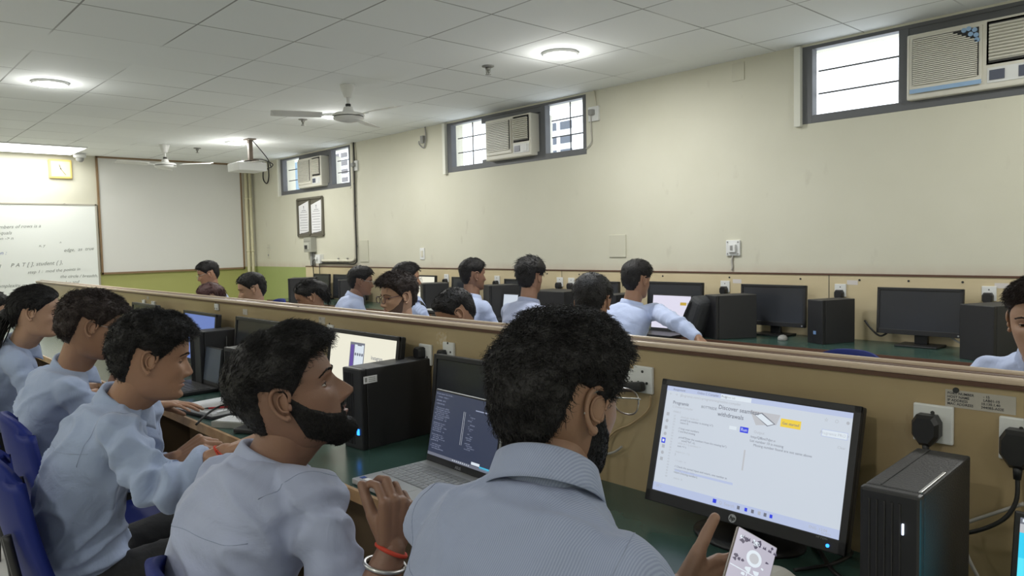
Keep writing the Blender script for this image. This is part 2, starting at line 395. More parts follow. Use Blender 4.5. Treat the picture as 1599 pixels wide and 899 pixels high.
def air_conditioner(x0, x1, label, blue, proj):
    w = x1-x0; z0, z1 = WZ0+.05, WZ1-.075; h = z1-z0
    t = thing('air_conditioner', label, 'air conditioner', ((x0+x1)/2, Y_WALL-proj, (z0+z1)/2), 0, 'window air conditioners')
    bm = nb(); box(bm, (0, proj/2+.11, 0), (w, proj+.22, h), bev=.012); obj('casing', bm, M_ACP, t)
    gx0, gx1 = -w/2+.025, -w/2+w*.60
    bm = nb(); box(bm, ((gx0+gx1)/2, -.004, .01), (gx1-gx0, .02, h-.07), bev=.004)
    box(bm, ((gx0+gx1)/2, -.016, .025), (gx1-gx0-.03, .004, h-.12), mi=1)
    nsl = 24 if blue else 17
    for k in range(nsl):
        z = -h/2+.085+(h-.13)*k/(nsl-1)
        xe = gx1-.02
        if blue and k > nsl*.72: xe -= (k-nsl*.72)*.022
        box(bm, ((gx0+.02+xe)/2, -.022, z), (xe-gx0-.02, .012, .0075 if blue else .0105), TR(0, 0, 0), 0, 0)
    obj('intake_grille', bm, [M_ACP, M_DARK], t)
    if blue:
        bm = nb(); plate(bm, gx0, -h/2+.035, gx1, -h/2+.06, -.018, 0); 
        obj('blue_stripe', bm, mat('pale_blue_trim', (.30, .46, .68), .5), t)['label'] = 'pale blue stripe'; bm = nb()
        for k, (dx, dz) in enumerate([(0, 0), (-.03, .012), (.008, -.03), (-.055, .008), (.012, -.058), (-.02, -.02)]):
            cyl(bm, (gx1-.035+dx, -.012, h/2-.05+dz), (gx1-.035+dx, -.028, h/2-.05+dz), .013, n=12)
        obj('flower_motif', bm, mat('pale_blue_trim'), t)['label'] = 'pale blue flower motif in the grille corner'
    ox0, ox1 = gx1+.03, w/2-.03
    bm = nb(); box(bm, ((ox0+ox1)/2, .0, .06), (ox1-ox0, .006, h-.17), mi=1); box(bm, ((ox0+ox1)/2, .002, .06), (ox1-ox0+.02, .004, h-.15), mi=0)
    for k in range(11):
        z = -h/2+.165+(h-.21)*k/10
        box(bm, (0, 0, 0), (ox1-ox0-.01, .022, .010), TR((ox0+ox1)/2, -.008, z) @ RX(-28), 0, 0)
    obj('outlet_louvres', bm, [M_ACP, M_DARK], t)
    bm = nb(); box(bm, ((ox0+ox1)/2, -.002, -h/2+.075), (ox1-ox0+.01, .006, .085), mi=0, bev=.002); box(bm, (ox0+.045, -.007, -h/2+.075), (.075, .006, .055), mi=1)
    box(bm, (ox1-.04, -.007, -h/2+.075), (.045, .006, .06), mi=1 if blue else 0)
    obj('control_panel', bm, [M_WPLASTIC, mat('control_window', (.09, .10, .14), .3)], t)
    return t
a_ = at(465, 270, 'y', Y_WALL-.09).x; air_conditioner(a_, a_+.64, 'white air conditioner in the high window nearest the front wall', False, .09)
a_ = at(758, 220, 'y', Y_WALL-.08).x; air_conditioner(a_, a_+.64, 'white air conditioner in the middle high window', False, .08)
air_conditioner(AX[2][0]+.035, AX[2][0]+.715, 'big white air conditioner with a blue stripe, nearest the right edge', True, .05)

# outside: pale buildings seen through the panes
def building(loc, size, label, cols, rows, mwin, j0=0, j1=99):
    t = thing('building', label, 'building', loc)
    bm = nb(); box(bm, (0, 0, size[2]/2), size); obj('facade', bm, mat('pale_facade', (.78, .80, .82), .8), t)
    dx = size[0]/cols; dz = size[2]/rows
    for i in range(cols):
        for j in range(j0, min(j1, rows)): bm = nb(); box(bm, (-size[0]/2+dx*(i+.5), -size[1]/2-.02, dz*(j+.5)), (dx*.72, .06, dz*.56)); obj('window', bm, mwin, t)
building((-28.5, 32, -6), (2.3, 4, 14.1), 'white building with rows of grey windows behind the middle window', 2, 19, mat('grey_outside_window', (.07, .085, .11), .4), 11)
building((-59.6, 37, -6), (4.2, 4, 16), 'distant white block with grey windows behind the far window', 3, 22, mat('grey_outside_window2', (.13, .12, .12), .4), 15)
t = thing('building', 'pale blue tower seen through the left pane of the far window', 'building', (-26.22, 13.4, -3)); bm = nb(); box(bm, (0, 0, 5), (.85, .8, 10)); obj('facade', bm, mat('pale_blue_facade', (.17, .25, .31), .7), t)
bm = nb(); box(bm, (0, 0, 10.06), (.95, .9, .12)); obj('parapet', bm, mat('pale_facade'), t)

# ---- front wall: framed white panel, whiteboard, clock, camera, pipes
xf = X_FRONT
t = thing('projection_board', 'big blank white board in a thin brown frame on the front wall', 'board', (xf, 3.815, 1.94))
bm = nb(); box(bm, (.012, 0, 0), (.024, 1.95, 1.55)); obj('surface', bm, mat('blank_board', (.66, .66, .63), .6), t)
bm = nb()
for yy in (-.985, .985): box(bm, (.018, yy, 0), (.036, .022, 1.60))
for zz in (-.785, .785): box(bm, (.018, 0, zz), (.036, 1.99, .026))
obj('frame', bm, mat('brown_board_frame', (.22, .14, .07), .5), t)
t = thing('whiteboard', 'whiteboard with handwritten notes at the left of the front wall', 'whiteboard', (xf, 1.6, 1.46))
bm = nb(); box(bm, (.012, 0, 0), (.024, 2.36, 1.22)); obj('surface', bm, mat('whiteboard_surface', (.80, .83, .80), .3), t)
bm = nb()
for yy in (-1.19, 1.19): box(bm, (.015, yy, 0), (.03, .022, 1.26))
for zz in (-.62, .62): box(bm, (.015, 0, zz), (.03, 2.4, .02))
cyl(bm, (.01, .82, .625), (.04, .82, .625), .012, n=8)
obj('frame', bm, mat('aluminium_frame', (.42, .40, .34), .4, .5), t)
rw = random.Random(3)
M_MARK = [mat('faded_marker', (.22, .24, .22), .6), mat('blue_marker', (.16, .20, .42), .6)]
def scrawl(y, z, s, sz, mi=0):
    bm = nb(); text(bm, s, sz, TR(.0255, y, z) @ RZ(90) @ RY(rw.uniform(-3, 1)), 0, shear=.35, ext=.0008); obj('handwriting', bm, M_MARK[mi], t, recalc=False)
lines = [(0.05, .30, 'the numbers of rows is a', .06), (.02, .23, 'a - list equals', .06), (.05, .16, 'partition -> n', .055), (.02, -.02, 'function :', .065), (.85, .10, '^', .05), (.62, .07, 'x, y', .05), (.90, .00, 'edge,  as  true', .062),
 (.02, -.19, 'P [ E ]', .07), (.30, -.18, 'P A T [ ], student { },', .068), (.48, -.27, 'step 1 :  mod the points in', .056), (.84, -.34, 'the circle / breadth,', .056),
 (.02, -.33, 'key', .06), (.02, -.43, 'and complexity n', .06), (.48, -.43, 'step 2 :  point - value and', .056), (.86, -.50, 'index out it', .055), (.84, -.565, 'initialized to be', .05)]
for y, z, s, sz in lines: scrawl(y-.12, z, s, sz, 1 if s in ('function :', 'index out it', 'initialized to be') else 0)
c = (at(76, 249, 'x', xf)+at(111, 279, 'x', xf))/2
t = thing('wall_clock', 'square pale yellow wall clock above the whiteboard', 'clock', (xf, c.y, c.z))
bm = nb(); box(bm, (.02, 0, 0), (.04, .27, .25), bev=.025, seg=3); obj('case', bm, mat('yellow_clock_case', (.78, .60, .20), .4), t)
bm = nb(); box(bm, (.041, 0, 0), (.004, .215, .195), bev=.0); obj('dial', bm, mat('pale_dial', (.85, .76, .45), .5), t)
bm = nb(); cyl(bm, (.0445, .0, .0), (.0445, -.015, .055), .004, n=6); cyl(bm, (.0445, 0, 0), (.0445, .055, -.075), .003, n=6); cyl(bm, (.042, 0, 0), (.047, 0, 0), .008, n=10); obj('hands', bm, M_INK, t)
c = at(113, 244, 'z', H_CEIL); c = Vector((xf+.22, 2.585, H_CEIL))
t = thing('security_camera', 'small white dome camera on the ceiling above the clock', 'camera', c)
bm = nb(); lathe(bm, [(0, 0), (.075, 0), (.075, -.05), (.055, -.06), (0, -.06)]); obj('housing', bm, M_WPLASTIC, t)
bm = nb(); lathe(bm, [(.05, -.06), (.045, -.09), (.025, -.11), (0, -.115)]); obj('dome', bm, M_GPLASTIC, t)
for i, yy in enumerate((4.865, 4.93)):
    bm = nb(); cyl(bm, (xf+.05, yy, 0), (xf+.05, yy, H_CEIL), .024)
    for zz in (.6, 1.4, 2.2): cyl(bm, (xf+.05, yy, zz), (xf+.05, yy, zz+.03), .029)
    struct('trim_%d' % (i+1), bm, mat('pipe_cream', (.66, .62, .42), .5))

# ---- long wall: pale board, far desk
XL = -9.6
t = thing('wall_board', 'cream laminate back board along the long wall above the far desk', 'board', (0, 0, 0))
bm = nb(); box(bm, ((XL+X_BACK)/2, Y_WALL-.012, (Z_DESK+Z_BOARD)/2), (X_BACK-XL, .024, Z_BOARD-Z_DESK)); 
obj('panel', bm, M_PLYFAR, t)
bm = nb(); box(bm, ((XL+X_BACK)/2, Y_WALL-.014, Z_BOARD+.004), (X_BACK-XL, .03, .012)); obj('edging', bm, M_BROWN, t)
bm = nb()
for xx in (-7.2, -4.714, -2.251, .2): box(bm, (xx, Y_WALL-.0245, (Z_DESK+Z_BOARD)/2), (.004, .002, Z_BOARD-Z_DESK))
for xx in (-6.9, -6.0, -5.2, -4.9, -4.5, -3.6, -3.0, -2.45, -2.05, -1.75, -1.45, -1.2): cyl(bm, (xx, Y_WALL-.02, Z_BOARD-.03), (xx, Y_WALL-.027, Z_BOARD-.03), .007, n=8)
obj('joints_and_screws', bm, M_DARK, t)
t = thing('long_desk', 'long dark green desk along the window wall', 'desk', (0, 0, 0))
YF = 4.40
bm = nb(); box(bm, ((XL+X_BACK)/2, (YF+Y_WALL-.026)/2, Z_DESK-.015), (X_BACK-XL, Y_WALL-.026-YF, .03)); obj('desktop', bm, M_DESK, t)
bm = nb(); box(bm, ((XL+X_BACK)/2, YF-.006, Z_DESK-.02), (X_BACK-XL, .012, .042)); obj('front_edge', bm, M_BROWN, t)
for xx in np.arange(XL+.05, X_BACK, 1.6): bm = nb(); box(bm, (xx, (YF+Y_WALL)/2, (Z_DESK-.03)/2), (.03, .5, Z_DESK-.03)); obj('side_panel', bm, M_DARKWOOD, t)

# ---- the partition with desks on both sides
PX0, PX1 = -8.79, 2.2
t = thing('desk_partition', 'long waist-high cream laminate partition with a pale cap rail', 'partition', (0, 0, 0))
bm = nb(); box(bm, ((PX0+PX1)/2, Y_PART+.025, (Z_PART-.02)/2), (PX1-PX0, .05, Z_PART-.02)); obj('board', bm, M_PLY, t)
bm = nb(); box(bm, ((PX0+PX1)/2, Y_PART+.004, Z_PART-.011), (PX1-PX0+.01, .022, .013), bev=.004); box(bm, ((PX0+PX1)/2, Y_PART+.042, Z_PART-.003), (PX1-PX0+.01, .014, .012), bev=.004); obj('cap_rail', bm, M_CAP, t)
bm = nb(); box(bm, ((PX0+PX1)/2, Y_PART-.001, Z_PART-.022), (PX1-PX0, .012, .009)); box(bm, ((PX0+PX1)/2, Y_PART+.024, Z_PART-.010), (PX1-PX0, .030, .013)); box(bm, ((PX0+PX1)/2, Y_PART+.052, Z_PART-.008), (PX1-PX0, .006, .016))
obj('brown_beading', bm, M_BROWN, t)
bm = nb()
for px, py in [(1036, 543), (657, 503), (550, 491), (466, 480), (418, 476), (1368, 579), (1493, 609)]:
    c = at(px, py, 'y', Y_PART); cyl(bm, (c.x, Y_PART+.002, c.z), (c.x, Y_PART-.003, c.z), .0055, n=10)
obj('screw_holes', bm, M_DARK, t)
def desk_run(name, label, y0, y1, yfront):
    t = thing(name, label, 'desk', (0, 0, 0))
    bm = nb(); box(bm, ((PX0+PX1)/2, (y0+y1)/2, Z_DESK-.0125), (PX1-PX0, abs(y1-y0), .025)); obj('desktop', bm, M_DESK, t)
    bm = nb(); box(bm, ((PX0+PX1)/2, yfront, Z_DESK-.016), (PX1-PX0, .012, .034)); obj('front_edge', bm, M_EDGE, t)
    s = 1 if yfront < y0 or yfront < y1 and yfront < Y_PART else -1
    bm = nb(); box(bm, ((PX0+PX1)/2, yfront+s*.22, .56), (PX1-PX0, .018, .30)); obj('modesty_board', bm, M_DARKWOOD, t)
    for xx in np.arange(PX0+.1, PX1, 1.24):
        bm = nb(); box(bm, (xx, (y0+y1)/2, (Z_DESK-.025)/2), (.025, abs(y1-y0)-.04, Z_DESK-.025)); obj('side_panel', bm, M_DARKWOOD, t)
desk_run('computer_desk', 'near dark green desk with a worn wooden edge in front of the partition', 1.075, Y_PART, 1.069)
desk_run('computer_desk', 'dark green desk hidden on the far side of the partition', Y_PART+.05, 2.12, 2.126)

# ------------------------------------------------------------------ ceiling fittings
def downlight(x, y, label, group='round ceiling lights', k=1.0):
    t = thing('ceiling_light', label, 'ceiling light', (x, y, H_CEIL), 0, group)
    bm = nb(); lathe(bm, [(0, 0), (.125, 0), (.125, -.012), (.118, -.018), (.105, -.018)]); obj('rim', bm, M_WPLASTIC, t)
    bm = nb(); lathe(bm, [(.106, -.014), (.10, -.022), (0, -.024)], n=32); obj('diffuser', bm, M_LED, t)
    l = bpy.data.lights.new('downlight', 'AREA'); l.shape = 'DISK'; l.size = .2; l.energy = LAMP_W*k; l.color = (1, .995, .96)
    o = bpy.data.objects.new('downlight', l); COL.objects.link(o); o.parent = t; o.location = (0, 0, -.03)
    l2 = bpy.data.lights.new('ceiling_fill', 'POINT'); l2.shadow_soft_size = .07; l2.energy = LAMP_W*k*.19; l2.color = (1, .995, .96)  # extra point lamp added below each fitting to brighten the ceiling
    o2 = bpy.data.objects.new('ceiling_fill', l2); COL.objects.link(o2); o2.parent = t; o2.location = (0, 0, -.13)
lab = {(-3.6, 3.82): 'round ceiling light nearest the camera, by the middle window', (-6.66, 3.81): 'small round ceiling light just behind the nearer ceiling fan', (-8.99, 3.8): 'round ceiling light above the projector', (-6.59, 1.37): 'round ceiling light at the left above the near row'}
for (x, y), s in lab.items(): downlight(x, y, s)
for x in (-9.0, -6.2, -3.4, -.6, 2.2):
    for y in (-1.2, -3.5): downlight(x, y, 'round ceiling light in the unseen half of the room', 'round ceiling lights out of view', .5)
for x, y in ((-.6, 3.82), (2.0, 3.82), (2.0, 1.37)): downlight(x, y, 'round ceiling light in the unseen half of the room', 'round ceiling lights out of view', .7)
M_LEDP = mat('panel_diffuser', (.9, .9, .9), .5, emit=(1, 1, .97), es=3.6)
def panel_light(x, y, sx, sy, w, label, col=(1, 1, 1)):
    t = thing('panel_light', label, 'ceiling light', (x, y, H_CEIL), 0)
    bm = nb(); box(bm, (0, 0, -.008), (sx, sy, .016)); obj('frame', bm, M_WPLASTIC, t)
    bm = nb(); box(bm, (0, 0, -.018), (sx-.03, sy-.03, .006)); obj('diffuser', bm, M_LEDP, t)
    l = bpy.data.lights.new('panel', 'AREA'); l.shape = 'RECTANGLE'; l.size = sx-.06; l.size_y = sy-.06; l.energy = w; l.color = col
    o = bpy.data.objects.new('panel', l); COL.objects.link(o); o.parent = t; o.location = (0, 0, -.03)
panel_light(-10.74, 1.94, .80, 1.14, 12, 'bright white panel light above the whiteboard', (1, 1, .94))
panel_light(-2.62, 2.38, .58, .58, 14, 'square panel light just above the top edge of the view', (.86, .93, 1))

def ceiling_fan(x, y, rot, label):
    t = thing('ceiling_fan', label, 'ceiling fan', (x, y, H_CEIL), rot, 'ceiling fans')
    bm = nb(); lathe(bm, [(0, 0), (.058, 0), (.060, -.006), (.050, -.04), (.030, -.095), (.018, -.10), (0, -.10)]); obj('canopy', bm, M_WHITE, t)
    bm = nb(); cyl(bm, (0, 0, -.08), (0, 0, -.26), .012); lathe(bm, [(0, -.15), (.02, -.15), (.022, -.16), (.02, -.17), (0, -.17)], mi=1); obj('down_rod', bm, [M_WHITE, M_DARK], t)
    bm = nb(); lathe(bm, [(0, -.17), (.035, -.175), (.042, -.20), (.05, -.215), (.11, -.225), (.128, -.235), (.13, -.245), (.118, -.25)]); lathe(bm, [(.118, -.25), (.118, -.256)], mi=1)
    lathe(bm, [(.118, -.256), (.126, -.262), (.12, -.272), (.10, -.276), (.10, -.28)]); lathe(bm, [(.10, -.28), (.09, -.282), (.06, -.292), (.03, -.298), (0, -.30)])
    obj('motor', bm, [M_WHITE, M_DARK], t)
    for k in range(3):
        Mk = RZ(120*k)
        bm = nb(); box(bm, (.17, 0, -.247), (.12, .03, .004), Mk); obj('blade_bracket', bm, M_WHITE, t)
        bm = nb(); nseg = 10; a = []; 
        for i in range(nseg+1):
            u = i/nseg; xx = .21+u*.39; hw = .045+.022*math.sin(min(u*1.6, 1)*PI/2); tilt = .012
            hw *= 1 if u < .93 else .75
            a.append([bm.verts.new(Mk @ Vector((xx, s*hw, -.246+s*tilt+dz))) for s in (-1, 1) for dz in (0, .004)])
        for p, q in zip(a, a[1:]):
            bm.faces.new((p[0], p[2], q[2], q[0])); bm.faces.new((p[1], q[1], q[3], p[3])); bm.faces.new((p[0], q[0], q[1], p[1])); bm.faces.new((p[2], p[3], q[3], q[2]))
        bm.faces.new(a[0]); bm.faces.new(a[-1])
        obj('blade', bm, M_WHITE, t)
ceiling_fan(-5.36, 3.2, 8, 'nearer white ceiling fan, in front of a round light')
ceiling_fan(-9.66, 3.19, 40, 'farther white ceiling fan in front of the blank board')
for (px, py), s in zip([(762, 103), (473, 186), (308, 231)], ['sprinkler between the nearer fan and the middle window', 'sprinkler between the two ceiling fans', 'small sprinkler beside the farther ceiling fan']):
    c = at(px, py, 'z', H_CEIL)
    t = thing('sprinkler', s, 'sprinkler', c, 0, 'ceiling sprinklers')
    bm = nb(); lathe(bm, [(0, 0), (.045, 0), (.045, -.006), (.03, -.012), (0, -.012)]); obj('escutcheon', bm, mat('dull_steel', (.28, .28, .26), .4, .6), t)
    bm = nb(); lathe(bm, [(0, -.01), (.02, -.012), (.018, -.03), (.006, -.034), (.006, -.05), (0, -.05)], n=12); 
    for s_ in (-1, 1): tube(bm, [(s_*.016, 0, -.025), (s_*.02, 0, -.045), (s_*.004, 0, -.06)], .003, n=6)
    lathe(bm, [(0, -.058), (.022, -.06), (.022, -.063), (0, -.063)], n=12); obj('head', bm, mat('dull_steel'), t)
# projector on its pole
t = thing('projector', 'white projector hanging from the ceiling near the far window', 'projector', (-8.72, 3.82, H_CEIL))
bm = nb(); box(bm, (.08, 0, -.125), (.045, .045, .25)); box(bm, (.08, 0, -.006), (.14, .10, .012)); box(bm, (.08, 0, -.255), (.20, .12, .01)); obj('ceiling_pole', bm, mat('bronze_pole', (.18, .14, .11), .5), t)
bm = nb(); box(bm, (-.02, -.0, -.325), (.34, .34, .10), bev=.012); obj('body', bm, M_WPLASTIC, t)
bm = nb(); cyl(bm, (-.19, -.09, -.325), (-.215, -.09, -.325), .035, n=20); obj('lens', bm, M_DARK, t)
bm = nb()
tube(bm, [(.08, .0, -.24), (.16, .10, -.24), (.2, .22, -.30), (.1, .16, -.36)], .006)
tube(bm, [(.08, .02, -.0), (.13, .1, -.12), (.18, .17, -.24), (.15, .22, -.33)], .006)
tube(bm, [(.1, 0, -.26), (0, -.06, -.25), (.12, -.10, -.27), (.14, .06, -.25)], .006)
obj('cables', bm, M_CABLE, t)

# ------------------------------------------------------------------ things on the long wall
def socket_plate(p, label, w=.085, h=.085, plug=True, n='plug_socket', face=-1, lead=None, group=None, kind_plug='round'):
    """p on the wall; face -1 looks to -y"""
    t = thing(n, label, 'socket', p, 0, group)
    bm = nb(); box(bm, (0, -.005, 0), (w, .010, h), bev=.003); obj('plate', bm, M_WPLASTIC, t)
    bm = nb()
    for dx, dz in ((0, .022), (-.014, -.008), (.014, -.008)): cyl(bm, (dx, -.009, dz), (dx, -.0108, dz), .004, n=8)
    obj('pin_holes', bm, M_DARK, t)
    return t
def plug(p, label, s=1.0, lead=None, group='black plugs in wall sockets', flat=False):
    t = thing('power_plug', label, 'plug', p, 0, group)
    bm = nb()
    prof = [(-.024, .012), (-.016, .026), (.016, .026), (.024, .012), (.024, -.014), (.010, -.034), (-.010, -.034), (-.024, -.014)]
    f0 = [bm.verts.new((x*s, 0, z*s)) for x, z in prof]; f1 = [bm.verts.new((x*s*1.02, -.022*s, z*s)) for x, z in prof]; f2 = [bm.verts.new((x*s*.8, -.032*s, z*s*.8)) for x, z in prof]
    for a, b in ((f0, f1), (f1, f2)):
        for i in range(8): bm.faces.new((a[i], a[(i+1) % 8], b[(i+1) % 8], b[i]))
    bm.faces.new(f2); bm.faces.new(f0[::-1])
    cyl(bm, (0, -.016*s, -.03*s), (0, -.018*s, -.052*s), .0075*s, .0055*s, n=10)
    obj('plug_body', bm, M_BLK, t)
    if lead:
        bm = nb(); tube(bm, [(0, -.017*s, -.045*s)]+[tuple(Vector(q)-Vector(p)) for q in lead], .0035*max(s, 1), n=7); obj('lead', bm, M_CABLE, t)
    return t
# AC sockets next to the windows, with their leads
def ac_socket(px, py, label, ceil_px, dn):
    c = at(px, py, 'y', Y_WALL)
    t = thing('plug_socket', label, 'socket', (c.x, Y_WALL, c.z), 0, 'high sockets for the air conditioners')
    bm = nb(); box(bm, (0, -.012, 0), (.115, .024, .125), bev=.004); obj('plate', bm, M_WPLASTIC, t)
    bm = nb(); box(bm, (-.005, -.04, .012), (.05, .045, .05), bev=.01); obj('plug_top', bm, M_GPLASTIC, t)
    bm = nb(); tube(bm, [(-.005, -.05, -.01), (-.01, -.04, -.16)]+dn, .005, n=6); obj('lead', bm, M_CABLEW, t)
    bm = nb(); cyl(bm, (.02, -.008, .06), (.0, -.008, H_CEIL-c.z), .008); obj('conduit', bm, M_IVORY, t)
ac_socket(929, 178, 'white socket with a grey plug at the right side of the middle window', None, [(-.02, -.03, -.24), (-.09, -.02, -.29)])
ac_socket(556, 259, 'white socket on the conduit at the right side of the far window', None, [(-.03, -.03, -.22), (-.12, -.02, -.27)])
# conduit pipe
t = thing('conduit_pipe', 'ivory conduit pipe running down the wall beside the far window', 'pipe', (0, 0, 0))
c0 = at(552.5, 228, 'y', Y_WALL); c1 = at(557, 395, 'y', Y_WALL); c2 = at(545, 407, 'y', Y_WALL); c3 = at(503, 408, 'y', Y_WALL)
bm = nb(); yy = Y_WALL-.022
tube(bm, [(c0.x, yy, H_CEIL), (c1.x, yy, 1.9), (c1.x, yy, c1.z+.03), (c1.x-.04, yy, c2.z+.01), (c2.x-.1, yy, c2.z), (c3.x, yy, c2.z)], .018, n=12, sm=8); obj('pipe', bm, M_IVORY, t)
bm = nb()
for zz in (1.95, 1.45): box(bm, (c1.x, yy+.01, zz), (.075, .014, .02))
for xx in (c2.x-.25, c2.x-.02): box(bm, (xx, yy+.01, c2.z), (.02, .014, .075))
obj('saddle_clips', bm, M_GPLASTIC, t)
bm = nb(); tube(bm, [(c0.x+.032, yy, H_CEIL), (c1.x+.032, yy, 1.9), (c1.x+.032, yy, c1.z+.03), (c1.x-.0, yy, c2.z-.03), (c2.x-.1, yy, c2.z-.034), (c3.x, yy, c2.z-.034)], .008, n=8, sm=8); obj('black_cable', bm, M_CABLE, t)
# framed notices
a = at(466, 312, 'y', Y_WALL); b = at(506, 367, 'y', Y_WALL)
cx, cz = (a.x+b.x)/2, (a.z+b.z)/2; w = b.x-a.x+.02; h = a.z-b.z
t = thing('framed_notice', 'dark frame with two printed notices below the far window', 'notice', (cx, Y_WALL, cz))
bm = nb()
for xx in (-w/2, 0, w/2): box(bm, (xx, -.012, 0), (.035, .024, h))
for zz in (-h/2, h/2): box(bm, (0, -.012, zz), (w, .024, .03))
box(bm, (0, -.004, 0), (w, .006, h)); obj('frame', bm, mat('grey_brown_frame', (.13, .12, .09), .5), t)
for s_ in (-1, 1):
    bm = nb(); xx = s_*w/4; hw = w/4-.03; hh = h/2-.03
    vs = [(xx-hw, -hh), (xx+hw*.8, -hh+.03), (xx+hw, hh), (xx-hw, hh-.06)]
    v0 = [bm.verts.new((x, -.010, z)) for x, z in vs]; v1 = [bm.verts.new((x, -.012, z)) for x, z in vs]
    bm.faces.new(v1); bm.faces.new(v0[::-1])
    for i in range(4): bm.faces.new((v0[i], v0[(i+1) % 4], v1[(i+1) % 4], v1[i]))
    for k in range(9): box(bm, (xx+(-.01 if k % 3 else .0), -.0128, hh-.15-k*.036), ((hw*2-.07)*(1 if k % 3 else .8), .0006, .006), mi=1)
    cyl(bm, (xx, -.012, hh-.075), (xx, -.0135, hh-.075), .012, n=8, mi=1); box(bm, (xx, -.0128, hh-.1), (.01, .0006, .03), mi=1); box(bm, (xx, -.0128, hh-.128), (.12, .0006, .008), mi=1)
    obj('notice_sheet', bm, [M_PAPER, mat('grey_print', (.25, .25, .27), .6)], t)
# breaker box, plug box
c = at(489, 382, 'y', Y_WALL); dz = .135
t = thing('breaker_box', 'small grey breaker box on the wall below the framed notice', 'electrical box', (c.x, Y_WALL, c.z))
bm = nb(); box(bm, (0, -.045, 0), (.20, .09, .20), bev=.006); obj('enclosure', bm, mat('grey_enamel', (.36, .36, .31), .5), t)
bm = nb(); box(bm, (-.02, -.092, -.02), (.13, .012, .09), bev=.004); box(bm, (-.02, -.10, -.03), (.07, .008, .05), mi=1); box(bm, (0, -.091, .05), (.18, .003, .003), mi=1); obj('cover', bm, [mat('pale_cover', (.5, .5, .44), .5), M_DARK], t)
bm = nb(); box(bm, (.0, -.02, -.19), (.05, .04, .18)); cyl(bm, (.05, -.02, -.1), (.055, -.02, -.29), .01); cyl(bm, (-.05, -.02, -.1), (-.02, -.02, -.29), .008); obj('trunking', bm, M_GPLASTIC, t)
c = at(502, 404, 'y', Y_WALL)
t = thing('socket_box', 'white socket box with a looped lead beside the breaker box', 'socket', (c.x, Y_WALL, c.z))
bm = nb(); box(bm, (0, -.03, 0), (.13, .06, .12), bev=.006); obj('box', bm, M_WPLASTIC, t)
bm = nb(); box(bm, (-.01, -.07, .01), (.04, .03, .035), bev=.006); obj('plug_top', bm, M_WPLASTIC, t)
bm = nb(); tube(bm, [(-.03, -.08, .0), (-.09, -.08, -.03), (-.13, -.06, -.10), (-.13, -.05, -.28)], .006); tube(bm, [(.03, -.05, -.05), (.03, -.05, -.3)], .006); obj('lead', bm, M_CABLE, t)
def wall_plate(name, px, py, w, h, label, m, detail=None, d=.008, cat='wall plate'):
    c = at(px, py, 'y', Y_WALL)
    t = thing(name, label, cat, (c.x, Y_WALL, c.z))
    bm = nb(); box(bm, (0, -d/2, 0), (w, d, h), bev=.003); obj('plate', bm, m, t)
    return t
M_WP = mat('painted_over_plate', (.585, .57, .465), .5)
wall_plate('blank_plate', 569, 392, .20, .27, 'painted-over blank plate right of the conduit pipe', M_WP)
wall_plate('blank_plate', 965, 384, .18, .19, 'painted-over square blank plate in the middle of the long wall', M_WP, d=.010)
wall_plate('blank_plate', 1153, 112, .10, .13, 'painted-over plate just under the ceiling left of the right window', M_WP, d=.006)
t = wall_plate('switch_plate', 660, 396, .085, .13, 'small white switch plate low on the wall behind the glasses man', M_WPLASTIC, cat='switch')
bm = nb(); box(bm, (0, -.011, 0), (.04, .008, .07), mi=0, bev=.003); obj('rocker', bm, M_IVORY, t)
t = wall_plate('switch_plate', 420, 392, .09, .22, 'small painted switch plate near the corner above the green paint', M_WP, cat='switch')
bm = nb(); box(bm, (0, -.011, .05), (.07, .005, .004)); box(bm, (0, -.011, -.06), (.03, .005, .03)); obj('rocker', bm, M_GPLASTIC, t)
c = at(1146, 387, 'y', Y_WALL)
t = thing('access_point', 'square white box with four screws and a cable, low on the long wall', 'network box', (c.x, Y_WALL, c.z))
bm = nb(); box(bm, (0, -.008, 0), (.115, .016, .115), bev=.004); obj('backplate', bm, M_WPLASTIC, t)
bm = nb(); box(bm, (.0, -.026, -.002), (.06, .022, .06), bev=.004); obj('cover', bm, M_WPLASTIC, t)
bm = nb(); box(bm, (-.0, -.038, 0), (.02, .002, .035))
for sx in (-1, 1):
    for sz in (-1, 1): cyl(bm, (sx*.043, -.015, sz*.043), (sx*.043, -.018, sz*.043), .006, n=10)
obj('screws_and_badge', bm, M_GPLASTIC, t)
bm = nb(); tube(bm, [(-.0, -.006, -.05), (-.012, -.008, -.09), (-.008, -.008, -.14), (-.014, -.008, -.165)], .007); obj('cable', bm, M_CABLEW, t)
# loose cables by the ceiling between windows
t = thing('cable_loop', 'short dark cable loop hanging from the ceiling left of the middle window', 'cable', (0, 0, 0))
c = at(660, 222, 'y', Y_WALL-.02); bm = nb(); tube(bm, [(c.x+.05, c.y, H_CEIL), (c.x+.06, c.y, c.z+.05), (c.x+.02, c.y, c.z-.06), (c.x-.06, c.y, c.z-.02), (c.x-.07, c.y, c.z+.02)], .007); box(bm, (c.x-.0, c.y, c.z+.03), (.05, .03, .08)); obj('cable', bm, M_GPLASTIC, t)
t = thing('cable_loop', 'dark cable loop hanging left of the far window', 'cable', (0, 0, 0))
c = at(416, 265, 'y', Y_WALL-.03); bm = nb(); tube(bm, [(c.x-.25, c.y, H_CEIL-.1), (c.x-.1, c.y, c.z+.12), (c.x-.12, c.y, c.z-.12), (c.x, c.y, c.z-.2), (c.x+.07, c.y, c.z-.1), (c.x+.06, c.y, c.z+.12)], .009); obj('cable', bm, M_CABLE, t)
